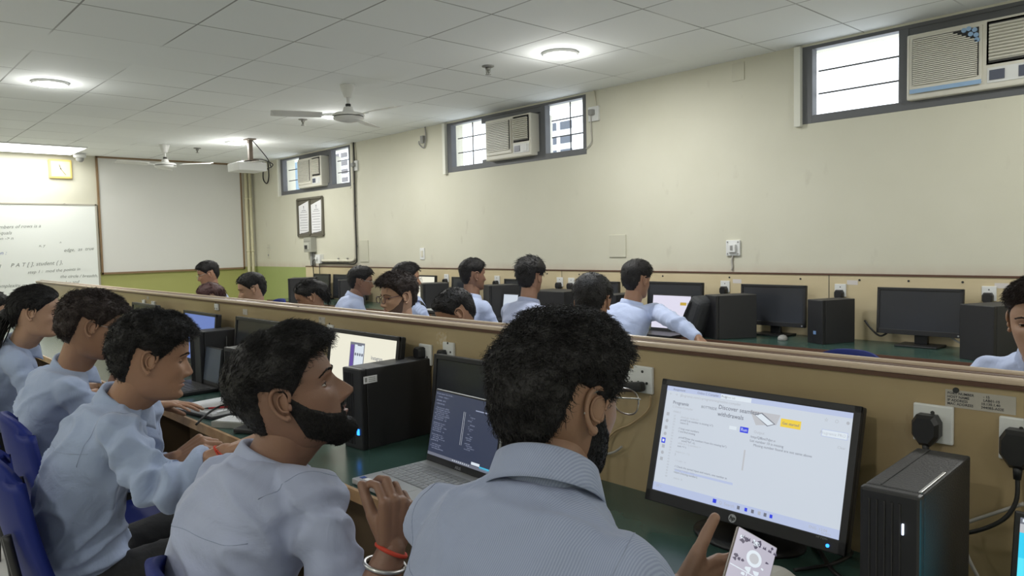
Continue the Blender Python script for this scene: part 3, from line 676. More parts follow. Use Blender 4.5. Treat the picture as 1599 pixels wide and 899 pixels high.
# ------------------------------------------------------------------ computers
M_SCRW = mat('lit_white_screen', (.02, .02, .02), .3, emit=(.50, .55, .62), es=1.0)
M_SCRWARM = mat('lit_cream_screen', (.02, .02, .02), .3, emit=(.72, .70, .58), es=1.0)
M_SCRBAR = mat('lit_pale_blue', (.02, .02, .02), .3, emit=(.40, .46, .64), es=1.0)
M_SCRTAB = mat('lit_tab_white', (.02, .02, .02), .3, emit=(.60, .66, .72), es=1.0)
M_SCRGREY = mat('lit_grey', (.02, .02, .02), .3, emit=(.42, .43, .46), es=1.0)
M_SCRINK = mat('screen_dark_text', (.02, .02, .02), .3, emit=(.13, .14, .18), es=1.0)
M_SCRINK2 = mat('screen_grey_text', (.02, .02, .02), .3, emit=(.36, .38, .42), es=1.0)
M_SCRBLUE = mat('lit_royal_blue', (.02, .02, .02), .3, emit=(.02, .04, .62), es=1.0)
M_SCRYEL = mat('lit_yellow', (.02, .02, .02), .3, emit=(.72, .52, .04), es=1.0)
M_SCRNAVY = mat('lit_navy_screen', (.02, .02, .02), .3, emit=(.026, .034, .064), es=1.0)
M_SCRNTXT = mat('screen_pale_text', (.02, .02, .02), .3, emit=(.26, .29, .40), es=1.0)
M_SCRDESK = mat('lit_blue_desktop', (.02, .02, .02), .3, emit=(.10, .16, .42), es=1.0)
M_SCRCYAN = mat('lit_cyan', (.02, .02, .02), .3, emit=(.03, .62, .90), es=.9)
M_SCRCYAN2 = mat('lit_pale_cyan', (.02, .02, .02), .3, emit=(.10, .78, 1.0), es=.9)
M_SCRPURP = mat('lit_purple', (.02, .02, .02), .3, emit=(.10, .06, .28), es=1.0)
M_LEDB = mat('blue_led', (.02, .02, .05), .3, emit=(.02, .22, 1.0), es=3)
M_LEDW = mat('white_led', (.02, .02, .05), .3, emit=(.7, .8, 1.0), es=2)
M_BADGE = mat('silver_badge', (.55, .56, .58), .3, .7)

def screen_hp(bm, w, h):
    """browser window with a code page; materials: see list"""
    P = lambda x0, z0, x1, z1, mi, d=.0004: plate(bm, -w/2+x0*w, h/2-z0*h, -w/2+x1*w, h/2-z1*h, -d, mi, th=.0002)
    T = lambda s, x, z, sz, mi=2, al='LEFT', bold=0: text(bm, s, sz, TR(-w/2+x*w, -.0008, h/2-z*h), mi, al, ext=.0001, bold=bold)
    P(0, 0, 1, .045, 1); P(.33, .005, .50, .045, 4, .0006)
    P(0, .925, 1, 1, 1); P(.002, .925, .998, .93, 1)
    T('Assignment', .04, .036, .0075); T('Online C Compiler - Prog', .19, .036, .0075); T('New tab', .355, .036, .0075, 3)
    T('\u2190   \u2192   C', .02, .085, .009, 3); T('programiz.com/c-programming/online-compiler', .09, .085, .0085, 3)
    T('Programiz', .05, .165, .011, 2, bold=.01); T('C Online Compiler', .05, .20, .0075, 3)
    T('BOTTREDE', .225, .16, .0085, 2); T('Discover seamless', .325, .142, .0138, 2, bold=.008); T('withdrawals', .325, .205, .0138, 2, bold=.008)
    v = [(.50, .11), (.66, .11), (.645, .20), (.54, .23)]
    f = bm.faces.new([bm.verts.new((-w/2+a*w, -.0005, h/2-b*h)) for a, b in v][::-1]); f.material_index = 5
    for q, mi, d in (([(.525, .14), (.565, .115), (.64, .195), (.60, .225)], 2, .0007), ([(.531, .145), (.563, .124), (.632, .195), (.602, .217)], 4, .0009)):
        f = bm.faces.new([bm.verts.new((-w/2+a*w, -d, h/2-b*h)) for a, b in q][::-1]); f.material_index = mi
    P(.665, .135, .765, .205, 6, .0006); T('Get started', .715, .183, .0082, 2, 'CENTER', bold=.01)
    P(.865, .165, .985, .225, 1, .0006); P(.868, .17, .982, .22, 4, .0008); T('Programiz PRO >', .925, .205, .0085, 3, 'CENTER')
    [T(q_, .87+.05*k_, .10, .009, 3) for k_, q_ in enumerate('\u2606\u25cb\u25cf')]; T('Clear', .945, .30, .0075, 3)
    P(.46, .265, .505, .315, 7, .0006); T('Run', .4825, .302, .010, 4, 'CENTER'); P(.40, .275, .44, .305, 4, .0006); T('Output', .535, .30, .0085, 3)
    for k, s in enumerate(['/tmp/Q8bnt7vJxr.o', 'List number 10 is missing', '  Missing number found are not same above']): T(s, .52+(.012 if k == 2 else 0), .345+k*.034, .0078, 2)
    T('main.c', .06, .245, .0085, 3)
    code = ['   #include <stdio.h>', '   printf("List number is missing \\n");', '   return 0;', '', '  // loop over numbers', '  // and find missing', '', '    printf("Enter the numbers from the missing list");', '         scanf("%d", n);', '    while (n > i) numbers +', '    sum += i;', '', '  return ( n - 1 );', '  }', '', '    i = sum - n;', '', '    // Check the sorted input and return, one number at', '    missing = total - sum;', '    return (missing number);', '', '     return  0;']
    for k, s in enumerate(code):
        z = .285+k*.0272
        if s.strip(): T(s, .10, z, .0066, 3 if k % 3 == 0 else 2)
        T(str(27+k), .067, z, .006, 3)
    P(.055, .755, .46, .80, 5, .0003) if False else P(.12, .765, .46, .785, 1, .0003)
    P(.497, .46, .505, .64, 5, .0006)
    for k, z in enumerate((.27, .335, .40, .46, .58, .64, .70)): T('\u25cf' if k % 2 else '\u25a0', .018, z+.015, .011, 3)
    P(.012, .50, .036, .55, 7, .0006); P(.018, .513, .030, .537, 4, .0008)
    P(.365, .94, .385, .975, 7, .0006); T('Q  Search', .40, .972, .0095, 3)
    for x, mi in ((.50, 2), (.54, 7), (.575, 2), (.61, 3), (.64, 2), (.67, 7)): P(x, .945, x+.014, .975, mi, .0006)
    T('ENG  12:04', .86, .968, .008, 3); T('11-09-2024', .90, .99, .006, 3); T('28\u00b0C', .02, .965, .008, 3)
SCR_HP = [M_SCRW, M_SCRBAR, M_SCRINK, M_SCRINK2, M_SCRTAB, M_SCRGREY, M_SCRYEL, M_SCRBLUE]

def monitor(label, x, y, w=.48, h=.29, zc=1.0, tilt=8, rz=0, screen='off', base=True, group='black flat monitors', zdesk=Z_DESK, name='computer_monitor', bz=.016, bzb=.03):
    t = thing(name, label, 'monitor', (x, y, zdesk), rz, group)
    X = TR(0, 0, zc-zdesk) @ RX(-tilt)
    bm = nb(); box(bm, (0, .012, 0), (w, .024, h), X, .006); box(bm, (0, .032, -.01), (w*.62, .03, h*.62), X, .01)
    # raised bezel
    for xx in (-w/2+bz/2, w/2-bz/2): box(bm, (xx, -.003, 0), (bz, .008, h), X, .002)
    box(bm, (0, -.003, h/2-bz/2), (w, .008, bz), X, .002); box(bm, (0, -.003, -h/2+bzb/2), (w, .008, bzb), X, .002)
    obj('housing', bm, M_BLK, t)
    sw, sh = w-2*bz, h-bz-bzb
    Xs = X @ TR(0, -.001, (bzb-bz)/2)
    bm = nb(); plate(bm, -sw/2, -sh/2, sw/2, sh/2, 0, 0, Xs, th=.002)
    face = {'off': M_SOFF, 'white': M_SCRW, 'warm': M_SCRWARM, 'desk': M_SCRDESK, 'hp': M_SCRW, 'phonepage': M_SCRWARM, 'cream': M_SCRWARM}[screen]
    so = obj('screen', bm, face, t)
    if screen == 'hp':
        bm = nb(); screen_hp(bm, sw, sh)
        obj('web_page', bm, SCR_HP, so, Xs @ TR(0, -.0012, 0), recalc=False)
        bm = nb(); cyl(bm, (-.005, -.0065, -h/2+bzb*.45), (-.005, -.0085, -h/2+bzb*.45), .0092, n=24, M=X); text(bm, 'hp', .0135, X @ TR(-.012, -.0092, -h/2+bzb*.45-.0035), 1, shear=.3, bold=.02)
        obj('round_badge', bm, [M_BADGE, M_BLK], t)
        bm = nb(); cyl(bm, (w/2-.035, -.0065, -h/2+.012), (w/2-.035, -.009, -h/2+.012), .0035, n=12, M=X); obj('power_light', bm, M_LEDB, t)['label'] = 'glowing blue power light'
        bm = nb(); text(bm, 'HP P204v', .006, X @ TR(w/2-.06, -.0075, -h/2+.022), 0); obj('printed_name', bm, M_GPLASTIC, t)
    elif screen == 'phonepage':
        bm = nb()
        P = lambda x0, z0, x1, z1, mi, d=.0005: plate(bm, x0, z0, x1, z1, -d, mi, th=.0002)
        P(-.085, -.11, -.03, .10, 0); P(-.08, -.105, -.035, .09, 1, .0008); P(-.015-.04, -.10, .02, .10, 0, .0009); P(-.05, -.03, .015, .092, 2, .0012); P(-.05, -.095, .015, -.03, 1, .0012)
        for k in range(4): cyl(bm, (-.041+k*.016, -.0012, .055), (-.041+k*.016, -.0018, .055), .006, n=10, mi=0)
        P(-.03, .088, 0, .095, 0, .0016); P(-.02, -.08, .05, -.045, 2, .0016)
        text(bm, 'Instagram', .02, TR(.07, -.001, .045), 3, bold=.01); text(bm, 'Log in to see photos', .008, TR(.055, -.001, .005), 4)
        for z in (-.02, -.045): P(.055, z, .16, z+.0015, 4)
        obj('web_page', bm, [M_SCRINK, M_SCRPURP, M_SCRTAB, M_SCRINK, M_SCRINK2], so, Xs @ TR(0, -.0012, 0), recalc=False)
    if screen == 'off' and name == 'computer_monitor':
        bm = nb(); cyl(bm, (w/2-.02, -.006, -h/2+.012), (w/2-.02, -.009, -h/2+.012), .005, n=10, M=X); obj('maker_badge', bm, M_BADGE, t)
    if base:
        bm = nb(); box(bm, (0, .055, (zc-zdesk-.02)/2+.01), (.075, .03, zc-zdesk-.02), None, .006); obj('stand_neck', bm, M_BLK, t)
        bm = nb(); lathe(bm, [(0, 0), (.13, 0), (.13, .006), (.11, .012), (0, .014)], Matrix.Diagonal((1, .72, 1, 1)) @ TR(0, .02, 0)) if screen == 'hp' else box(bm, (0, .03, .006), (.24, .17, .012), None, .005)
        obj('stand_base', bm, M_BLK, t)
    return t

def cpu(label, x, y, rz=0, w=.10, d=.29, h=.272, sticker=None, led=None, group='black computer cases', ribs=True, zdesk=Z_DESK, topstripe=False):
    """upright case, front panel toward local -y, origin under its centre"""
    t = thing('computer_case', label, 'computer', (x, y, zdesk), rz, group)
    bm = nb(); box(bm, (0, .01, h/2), (w, d-.02, h), None, .004); obj('cabinet', bm, M_BLKM, t)
    bm = nb(); box(bm, (0, -d/2+.008, h/2), (w+.001, .022, h+.001), None, .005)
    if ribs:
        for k in range(5): box(bm, (-w/2+.014+k*.011, -d/2-.0035, h/2), (.004, .004, h-.03), None, .0015)
    obj('front_panel', bm, M_BLK, t)
    if topstripe:
        bm = nb(); box(bm, (-w/2+w*.26, .01, h+.0006), (.002, d-.03, .0012)); box(bm, (w/2-.006, -.06, h+.0012), (.005, .13, .0025), None, .001, 1); obj('top_trim', bm, [M_DARK, M_METAL], t)
    if sticker:
        bm = nb(); sx, sy, sz, sw_, sh_ = sticker
        box(bm, (sx, sy, sz), (.0012, sw_, sh_) if abs(sx) > w/2-.001 else (sw_, .0012, sh_))
        if abs(sx) > w/2-.001:
            e = 1 if sx > 0 else -1
            for k in range(3): box(bm, (sx+e*.0008, sy+.006, sz+sh_*(.25-.25*k)), (.0004, sw_*.5, sh_*.1), mi=1)
            box(bm, (sx+e*.0008, sy-sw_*.33, sz), (.0004, sw_*.16, sh_*.6), mi=1)
        obj('sticker', bm, [M_PAPER, M_GPLASTIC], t)['label'] = 'small white paper sticker'
    if led:
        bm = nb(); lx, lz, lw, lh, m_ = led; box(bm, (lx, -d/2-.0045, lz), (lw, .003, lh), None, .0006); obj('power_light', bm, m_, t)
    return t

def cable(label, pts, r=.004, m=None, cat='cable', name='cable', group=None):
    t = thing(name, label, cat, pts[0], 0, group)
    o = Vector(pts[0]); bm = nb(); tube(bm, [tuple(Vector(p)-o) for p in pts], r, n=8); obj('cable_run', bm, m or M_CABLE, t)
    return t

# near row
NG = 'switched off monitors along the partition'
t = monitor('black monitor showing a bright code web page, in front of the man nearest the camera', -.868, 1.4965, .487, .297, .951, 15.4, 0, 'hp', bz=.0155, bzb=.028)
t.location.z = Z_DESK
monitor('dark switched off monitor directly behind the silver laptop', -1.79, 1.50, .48, .29, .93, 6, 0, 'off', group=NG)
monitor('black monitor showing a cream page with two phones, behind the bearded man', -2.49, 1.50, .50, .30, .965, 8, 0, 'phonepage', group=None)
monitor('dark monitor with a shiny top edge above the head of the bearded man', -3.42, 1.50, .49, .29, .965, 6, 0, 'off', group=NG)
monitor('monitor with a plain blue screen on the near desk', -4.15, 1.50, .48, .29, .96, 6, 0, 'desk', group=None)
monitor('dark monitor farthest left along the partition, behind the curly haired student', -5.10, 1.50, .48, .29, .965, 6, 0, 'off', group=NG)
cpu('large black computer case with a white sticker beside the bearded man\'s face', -2.215, 1.445, 4, .105, .30, .272, sticker=(.0532, -.115, .235, .055, .024), led=(.03, .06, .012, .02, M_LEDB))
cpu('black computer case at lower right with a white power light and grey top', -.447, 1.322, 3, .086, .285, .288, led=(.02, .235, .0028, .017, M_LEDW), topstripe=True)
c = at(352, 541, 'z', 1.034); cpu('black computer case mostly hidden behind the head of the bearded man', c.x+.05, c.y+.14, 3, .10, .29, .272, sticker=None)
c = at(322, 516, 'y', 1.42); cpu('short black case with a blue plug in front of the blue screen monitor', c.x-.02, 1.47, 0, .14, .20, c.z-Z_DESK)
c2 = at(345, 522, 'y', 1.5)
t = thing('video_plug', 'bright blue video plug with a black lead behind the dark monitor', 'plug', (c2.x, 1.5, c2.z))
bm = nb(); box(bm, (0, 0, 0), (.05, .03, .03), None, .005); box(bm, (.03, 0, .0), (.02, .018, .018), None, .003); obj('plug_body', bm, mat('blue_plug', (.05, .07, .42), .4), t)
bm = nb(); tube(bm, [(.03, 0, 0), (.07, 0, -.01), (.09, -.01, -.09), (.08, 0, -(c2.z-Z_DESK)+.006)], .004); obj('lead', bm, M_CABLE, t)

def laptop(label, x, y, w, d, sh, tilt, rz, m_shell, m_scr, picture=None, group=None, keys=True, z=Z_DESK, th=.016, bz=.006):
    t = thing('laptop', label, 'laptop', (x, y, z), rz, group)
    bm = nb(); box(bm, (0, 0, th/2+.002), (w, d, th), None, .004); obj('base', bm, m_shell, t)
    if keys:
        bm = nb(); box(bm, (0, d*.10, th+.0022), (w*.90, d*.50, .0012), mi=0)
        for r_ in range(5):
            for k in range(14): box(bm, (-w*.42+k*w*.0648, -d*.115+r_*d*.105, th+.0036), (w*.056, d*.085, .0022), None, .0006, 1, 1)
        obj('keyboard', bm, [M_SILVER if m_shell is M_SILVER else M_BLK, M_KEYS if m_shell is M_SILVER else M_BLK], t)
        bm = nb(); box(bm, (0, -d*.32, th+.0022), (w*.34, d*.26, .001)); obj('touchpad', bm, m_shell, t)
        if m_shell is M_SILVER:
            bm = nb(); box(bm, (-w*.43, -d*.40, th+.0023), (.022, .016, .0008), mi=0); box(bm, (-w*.33, -d*.40, th+.0023), (.055, .016, .0008), mi=1); obj('palm_rest_stickers', bm, [mat('blue_sticker', (.05, .10, .35), .4), M_PAPER], t)
    X = TR(0, d/2-.004, th) @ RX(-tilt) @ TR(0, 0, sh/2)
    bm = nb(); box(bm, (0, .004, 0), (w, .008, sh), X, .003); lid = obj('lid', bm, m_shell, t)
    bm = nb(); box(bm, (0, -.0012, 0), (w-.004, .0026, sh-.004), X, .0008); obj('bezel', bm, M_BLK, lid)
    sw, shh = w-2*bz, sh-bz-.022
    Xs = X @ TR(0, -.0030, .008)
    bm = nb(); plate(bm, -sw/2, -shh/2, sw/2, shh/2, 0, 0, Xs, th=.0012); so = obj('screen', bm, m_scr, t)
    if picture:
        bm = nb(); mats_ = picture(bm, sw, shh); obj('screen_contents', bm, mats_, so, Xs @ TR(0, -.0008, 0), recalc=False)
    return t, X
rc = random.Random(5)
def pic_editor(bm, w, h):
    P = lambda x0, z0, x1, z1, mi, d=.0003: plate(bm, -w/2+x0*w, h/2-z0*h, -w/2+x1*w, h/2-z1*h, -d, mi, th=.0002)
    T = lambda s, x, z, sz=.0055, mi=0: text(bm, s, sz, TR(-w/2+x*w, -.0006, h/2-z*h), mi, ext=.0001)
    T('File  Edit  Selection  View  Go  Run  ...', .02, .045); T('missing.py    assign.py  x', .05, .09); T('EXPLORER  : DATA', .03, .15); T('> OPEN EDITORS', .03, .20)
    words = ['import numpy as np', 'data = read_csv("file")', 'for row in data:', '    total = total + row', 'def find(values):', '    return missing', 'print(result)', 'x = values.sum(axis=0)', 'count = len(values)', '   if value not in seen:']
    for k in range(22):
        if k in (7, 13, 18): continue
        T(words[rc.randrange(10)]+'  '+words[rc.randrange(10)][:rc.randrange(4, 14)], .03, .26+k*.030, .0054, 0)
    P(.475, .22, .48, .72, 1); P(.498, .22, .502, .72, 1); P(.645, .155, .985, .17, 0)
    for k in range(20):
        if k % 5 == 4: continue
        T(words[rc.randrange(10)][:rc.randrange(5, 18)], .55+.02*(k % 3), .26+k*.028, .0050, 0)
    P(.0, .955, 1, 1, 2); P(.68, .905, .80, .945, 3); P(.80, .935, .99, .975, 4)
    for k in range(9): P(.40+k*.03, .965, .412+k*.03, .985, 3)
    return [M_SCRNTXT, M_SCRINK2, M_SCRINK, M_SCRTAB, mat('lit_teal_strip', (.02, .02, .02), .3, emit=(.05, .40, .60), es=1.0)]
t, X = laptop('open silver laptop with a dark navy code screen, between the two nearest men', -1.705, 1.213, .330, .262, .222, 12, -2, M_SILVER, M_SCRNAVY, pic_editor)
bm = nb(); text(bm, 'ASUS', .012, X @ TR(0, -.004, -.105), 0, 'CENTER', bold=.02); obj('maker_lettering', bm, M_BADGE, t, recalc=False)
c = at(348, 546, 'y', 1.40)
laptop('open dark laptop with its screen off in front of the leaning student', c.x-.19, 1.255, .36, .25, c.z-Z_DESK-.012, 8, 0, M_BLK, mat('grey_blue_dim_screen', (.09, .11, .15), .3))
def pic_cyan(bm, w, h):
    P = lambda x0, z0, x1, z1, mi, d=.0003: plate(bm, -w/2+x0*w, h/2-z0*h, -w/2+x1*w, h/2-z1*h, -d, mi, th=.0002)
    P(0, 0, 1, .05, 3); P(.01, .01, .035, .035, 2, .0005); P(.045, .015, .16, .03, 2, .0005); P(0, .05, 1, .12, 4); P(0, .12, 1, .32, 0); P(0, .32, 1, 1, 1)
    text(bm, '<', .012, TR(-w/2+.02*w, -.0008, h/2-.10*h), 2)
    P(.1, .22, .4, .235, 2, .0005); P(.1, .27, .3, .285, 2, .0005)
    return [M_SCRCYAN, M_SCRCYAN2, M_SCRTAB, M_SCRINK, M_SCRGREY]
c = at(1581, 806, 'y', 1.34)
laptop('dark laptop with a bright cyan screen cut off at the lower right corner', c.x+.165, 1.215, .34, .24, c.z-Z_DESK-.012, 10, 0, M_BLK, M_BLKG, pic_cyan, bz=.010)

# partition sockets, plugs and labels
yp = Y_PART
def psock(px, py, w, h, label): 
    c = at(px, py, 'y', yp); return socket_plate((c.x, yp-.0005, c.z), label, w, h, n='plug_socket', group='white sockets on the partition')
psock(667, 553, .072, .075, 'white socket on the partition above the big black case')
psock(703, 545, .060, .05, 'white socket on the partition just left of the man nearest the camera')
psock(1007, 592, .062, .072, 'right one of two joined white sockets beside the lit monitor')
psock(984, 590, .045, .055, 'left one of two joined white sockets, touching the hair of the man nearest the camera')
psock(1459, 660, .072, .075, 'white socket above the black case at the lower right')
psock(1597, 686, .072, .080, 'white socket at the right edge of the view')
psock(241, 476, .06, .05, 'small white socket far left above the curly haired student')
psock(226, 473, .05, .045, 'small white socket behind the farthest left monitor')
for k, (px, py, s_) in enumerate([(340, 479, 'blank'), (491, 510, 'left'), (518, 513, 'right')]):
    psock(px, py, .05, .035, ['small white socket above the dark monitor with the shiny top', 'left of two small sockets above the cream screen', 'right of two small sockets above the cream screen'][k])
c = at(663, 549, 'y', yp); plug((c.x, yp-.012, c.z-.002), 'black plug in the socket above the big black case', .85, [(c.x+.01, yp-.03, c.z-.13), (c.x+.02, yp-.04, Z_DESK+.006)])
c = at(700, 549, 'y', yp); plug((c.x-.01, yp-.012, c.z-.01), 'dark red plug half hidden behind the switched off monitor', .7, [(c.x, yp-.03, c.z-.1), (c.x, yp-.04, Z_DESK+.006)])
c = at(1454, 664, 'y', yp); plug((c.x, yp-.012, c.z), 'large black plug above the grey topped case', 1.0, [(c.x+.0, yp-.04, c.z-.12), (c.x+.02, yp-.05, Z_DESK+.006)])
c = at(1597, 692, 'y', yp); q = at(1560, 815, 'y', yp-.05); q2 = at(1500, 833, 'y', yp-.06)
plug((c.x, yp-.012, c.z), 'black plug with a thick curving lead at the right edge', 1.15, [(c.x-.0, yp-.04, c.z-.10), tuple(q), tuple(q2), (q2.x-.09, yp-.05, q2.z-.02), (q2.x-.11, yp-.06, Z_DESK+.006)])
# right-angled plug and lead beside the lit monitor
c = at(1007, 599, 'y', yp)
t = thing('power_plug', 'long black plug pushed sideways into the socket beside the lit monitor', 'plug', (c.x, yp-.012, c.z), 0, 'black plugs in wall sockets')
bm = nb(); box(bm, (-.022, -.016, -.004), (.075, .026, .026), RY(-8), .009, seg=3); cyl(bm, (-.055, -.016, -.014), (-.075, -.018, -.024), .008, .005); obj('plug_body', bm, M_BLK, t)
bm = nb(); a = at(958, 640, 'y', yp-.06)-Vector((c.x, yp-.012, c.z)); tube(bm, [(-.07, -.018, -.022), (-.10, -.03, -.05), tuple(a), (a.x-.05, a.y, a.z-.10), (a.x-.06, a.y, Z_DESK-c.z+.006)], .004); obj('lead', bm, M_CABLE, t)
w1 = [at(px, py, 'y', yp-.012) for px, py in [(1016, 618), (1012, 640), (985, 662), (955, 678)]]
cable('thin beige cable hanging from the joined sockets down the partition', [tuple(p) for p in w1]+[(w1[-1].x-.12, yp-.02, Z_DESK+.01)], .0028, mat('beige_cable', (.42, .30, .16), .5))
w2 = [at(px, py, 'y', yp-.02) for px, py in [(971, 697), (962, 704), (950, 708), (935, 708)]]
cable('short white cable end sticking out behind the man nearest the camera', [tuple(p) for p in w2]+[(w2[-1].x-.08, yp-.02, Z_DESK+.01)], .0032, M_CABLEW)
w3 = [at(px, py, 'y', yp-.03) for px, py in [(1599, 786), (1550, 802), (1505, 818), (1500, 830), (1512, 870), (1535, 915)]]
cable('grey cable bending behind the case at the lower right', [tuple(p) for p in w3], .0035, M_CABLEW)
w4 = [at(px, py, 'z', Z_DESK+.008) for px, py in [(1300, 850), (1330, 862), (1300, 880), (1240, 890)]]
cable('black cable lying on the desk under the lit monitor', [tuple(p) for p in w4], .004)
def sticker_on(px, py, w, h, label, lines=None, m=None, y=None, name='paper_label', wall=-1):
    y = yp if y is None else y
    c = at(px, py, 'y', y)
    t = thing(name, label, 'label', (c.x, y, c.z))
    bm = nb(); box(bm, (0, -.0006, 0), (w, .0008, h)); obj('paper', bm, m or M_STICK, t)
    if lines:
        bm = nb()
        for k, (s, x) in enumerate(lines): text(bm, s, h*.20, TR(-w/2+x*w, -.0012, h/2-h*.20*(k//2+1)-.002), 0, bold=.02, ext=.0002)
        obj('print', bm, M_INK, t, recalc=False)
    return t
sticker_on(1530, 627, .118, .034, 'torn printed label with the seat address near the right edge of the partition', [('PORT NUMBER', .03), ('- 15', .55), ('HOST NAME', .03), ('LAB01-15', .55), ('IP ADDRESS', .03), ('10.130.1.40', .52), ('MAC ADDRESS', .03), ('3440B5-A02E', .52)], mat('label_paper', (.46, .43, .38), .6))
sticker_on(690, 528, .06, .045, 'clear tape square left on the partition above the switched off monitor', None, mat('old_tape', (.50, .37, .19), .25, vary=(80, (.65, .58, .45), .8)))
sticker_on(503, 500, .055, .03, 'small printed label above the cream screen monitor', [('LAB01', .1), ('', 0), ('10.130', .1)])
sticker_on(383, 487, .055, .03, 'small faded label above the dark monitor with a shiny top', None)
sticker_on(231, 465, .04, .02, 'tiny faded label at the far left of the partition', None)

# things on the near desk
a = at(275, 630, 'z', .79); 
t = thing('notebook', 'thick open notebook with blank white pages beside the dark laptop', 'notebook', (-3.16, 1.20, Z_DESK+.0), 8)
bm = nb(); box(bm, (0, 0, .006), (.30, .21, .010), None, .002); obj('cover', bm, mat('black_cover', (.03, .03, .035), .5), t)
bm = nb(); box(bm, (0, 0, .018), (.29, .20, .014), None, .003); box(bm, (.01, .01, .0265), (.27, .18, .003), RZ(2), .001); obj('pages', bm, M_PAPER, t)
t = thing('pen', 'red pen lying on the white notebook pages', 'pen', (-3.06, 1.185, Z_DESK+.0325), 62)
bm = nb(); cyl(bm, (-.05, 0, 0), (.06, 0, 0), .004, n=10); obj('barrel', bm, mat('red_pen', (.55, .02, .03), .35), t)
bm = nb(); cyl(bm, (-.05, 0, 0), (-.075, 0, 0), .004, .001, n=10); obj('tip', bm, M_BLK, t)
c = at(370, 652, 'z', Z_DESK+.03)
t = thing('paper_box', 'small open box with a white printed sheet beside the forearm with red threads', 'box', (c.x, c.y, Z_DESK), 30)
bm = nb(); box(bm, (0, 0, .012), (.16, .10, .024), None, .002); obj('box_body', bm, mat('kraft_grey', (.30, .30, .27), .6), t)
bm = nb(); box(bm, (0, 0, .0255), (.13, .085, .002))
for k in range(4): box(bm, (-.01, .028-k*.018, .0268), (.09, .003, .0004), mi=1)
obj('printed_sheet', bm, [M_PAPER, M_SCRGREY if False else M_GPLASTIC], t)
t = thing('wallet', 'flat black wallet between the paper box and the forearm', 'wallet', (c.x+.14, c.y+.0, Z_DESK), 30)
bm = nb(); box(bm, (0, 0, .010), (.11, .085, .018), None, .006); obj('folded_leather', bm, M_BLK, t)
w5 = [at(px, py, 'z', Z_DESK+z) for px, py, z in [(306, 663, .0), (325, 645, .03), (350, 632, .035), (400, 622, .02)]]
cable('thick black cable arching over the near desk edge beside the notebook', [tuple(p) for p in w5], .0045)
c = at(1216, 922, 'z', Z_DESK+.012)
t = thing('open_book', 'open book with blank cream pages at the bottom behind the phone', 'book', (c.x, c.y, Z_DESK), -8)
bm = nb()
for s_ in (-1, 1):
    for k in range(8):
        u0, u1 = k/8, (k+1)/8; hz = lambda u: .004+.018*math.sin(PI*min(u*1.15, 1))**.7
        v = [bm.verts.new((s_*(.002+u*.10), yy_, z)) for u, z, yy_ in ((u0, hz(u0), -.075), (u1, hz(u1), -.075), (u1, hz(u1), .075), (u0, hz(u0), .075))]
        b = [bm.verts.new((p.co.x, p.co.y, .001)) for p in v]
        bm.faces.new(v); bm.faces.new((v[0], v[1], b[1], b[0])); bm.faces.new((v[3], v[2], b[2], b[3]))
obj('pages', bm, mat('cream_pages', (.70, .66, .58), .7), t)
bm = nb(); box(bm, (0, 0, .001), (.215, .16, .002)); obj('cover', bm, M_BLK, t)
c = at(1210, 868, 'z', Z_DESK+.01)
cable('black cable coiled beside the monitor stand', [(-.70, 1.33, Z_DESK+.006), (-.64, 1.36, Z_DESK+.006), (-.60, 1.42, Z_DESK+.006), (-.66, 1.47, Z_DESK+.006), (-.73, 1.56, Z_DESK+.006)], .0045)

# far desk by the window wall
FG = 'switched off monitors on the desk by the long wall'
YB = 4.84
def fmon(px, py, label, w=.48, h=.285, y=YB, rz=0, screen='off', tilt=3, group=FG):
    """px,py: top left corner"""
    c = at(px, py, 'y', y); return monitor(label, c.x+w/2, y, w, h, c.z-h/2, tilt, rz, screen, group=group)
fmon(1157, 443, 'switched off monitor between the two black cases on the far desk')
fmon(1370, 448, 'switched off monitor at the right of the far desk, nearest the right edge')
fmon(1011, 439, 'large dark monitor behind the laptop of the student stretching his arm', .50, .33, 4.80)
fmon(906, 438, 'switched off monitor behind the topmost head above the man nearest the camera', .42, .27, 4.80)
fmon(787, 435, 'switched off monitor left of the student with tousled hair', .42, .27, 4.80)
fmon(705, 432, 'switched off monitor at the left shoulder of the student by the middle of the wall', .42, .27, 4.80)
fmon(642, 429, 'monitor with a pale lit screen behind the glasses man', .44, .27, 4.80, screen='cream', group=None)
fmon(520, 428, 'left grey monitor behind the student in glasses facing right', .80, .30, 4.80)
fmon(489, 427, 'grey monitor at the left end of the far desk', .42, .30, 4.86)
def fcpu(px, py, label, y=4.72, rz=0, w=.11, d=.26, sticker=None, led=None):
    c = at(px, py, 'y', y-d/2); return cpu(label, c.x+w/2, y, rz, w, d, c.z-Z_DESK, sticker=sticker, led=led, ribs=False)
fcpu(1268, 468, 'black computer case with a round blue badge on the far desk', 4.74, -22, .13, .26, led=(.0, .07, .022, .022, mat('blue_badge', (.18, .30, .55), .4)))
fcpu(1106, 461, 'black computer case with a white label left of the far middle monitor', 4.58, -30, .16, .30, sticker=(0, -.152, .235, .04, .018))
fcpu(1512, 476, 'black computer case at the right end of the far desk beside the man facing us', 4.62, -25, .2, .30)
fcpu(753, 445, 'black computer case behind the student by the middle of the wall', 4.58, -25, .2, .28)
fcpu(651, 442, 'black computer case with a white label behind the glasses man', 4.56, -30, .24, .26, sticker=(-.06, -.132, .235, .05, .02))
fcpu(524, 437, 'black computer case at the left of the student in glasses facing right', 4.60, -30, .20, .30)
fcpu(446, 434, 'black computer case with a white label at the left end of the far desk', 4.50, -38, .34, .30, sticker=(-.09, -.152, .26, .05, .02))
c = at(843, 452, 'y', 4.6); t = cpu('long flat black computer case lying behind the student with tousled hair', c.x+.2, 4.62, 0, .42, .30, c.z-Z_DESK, ribs=False)
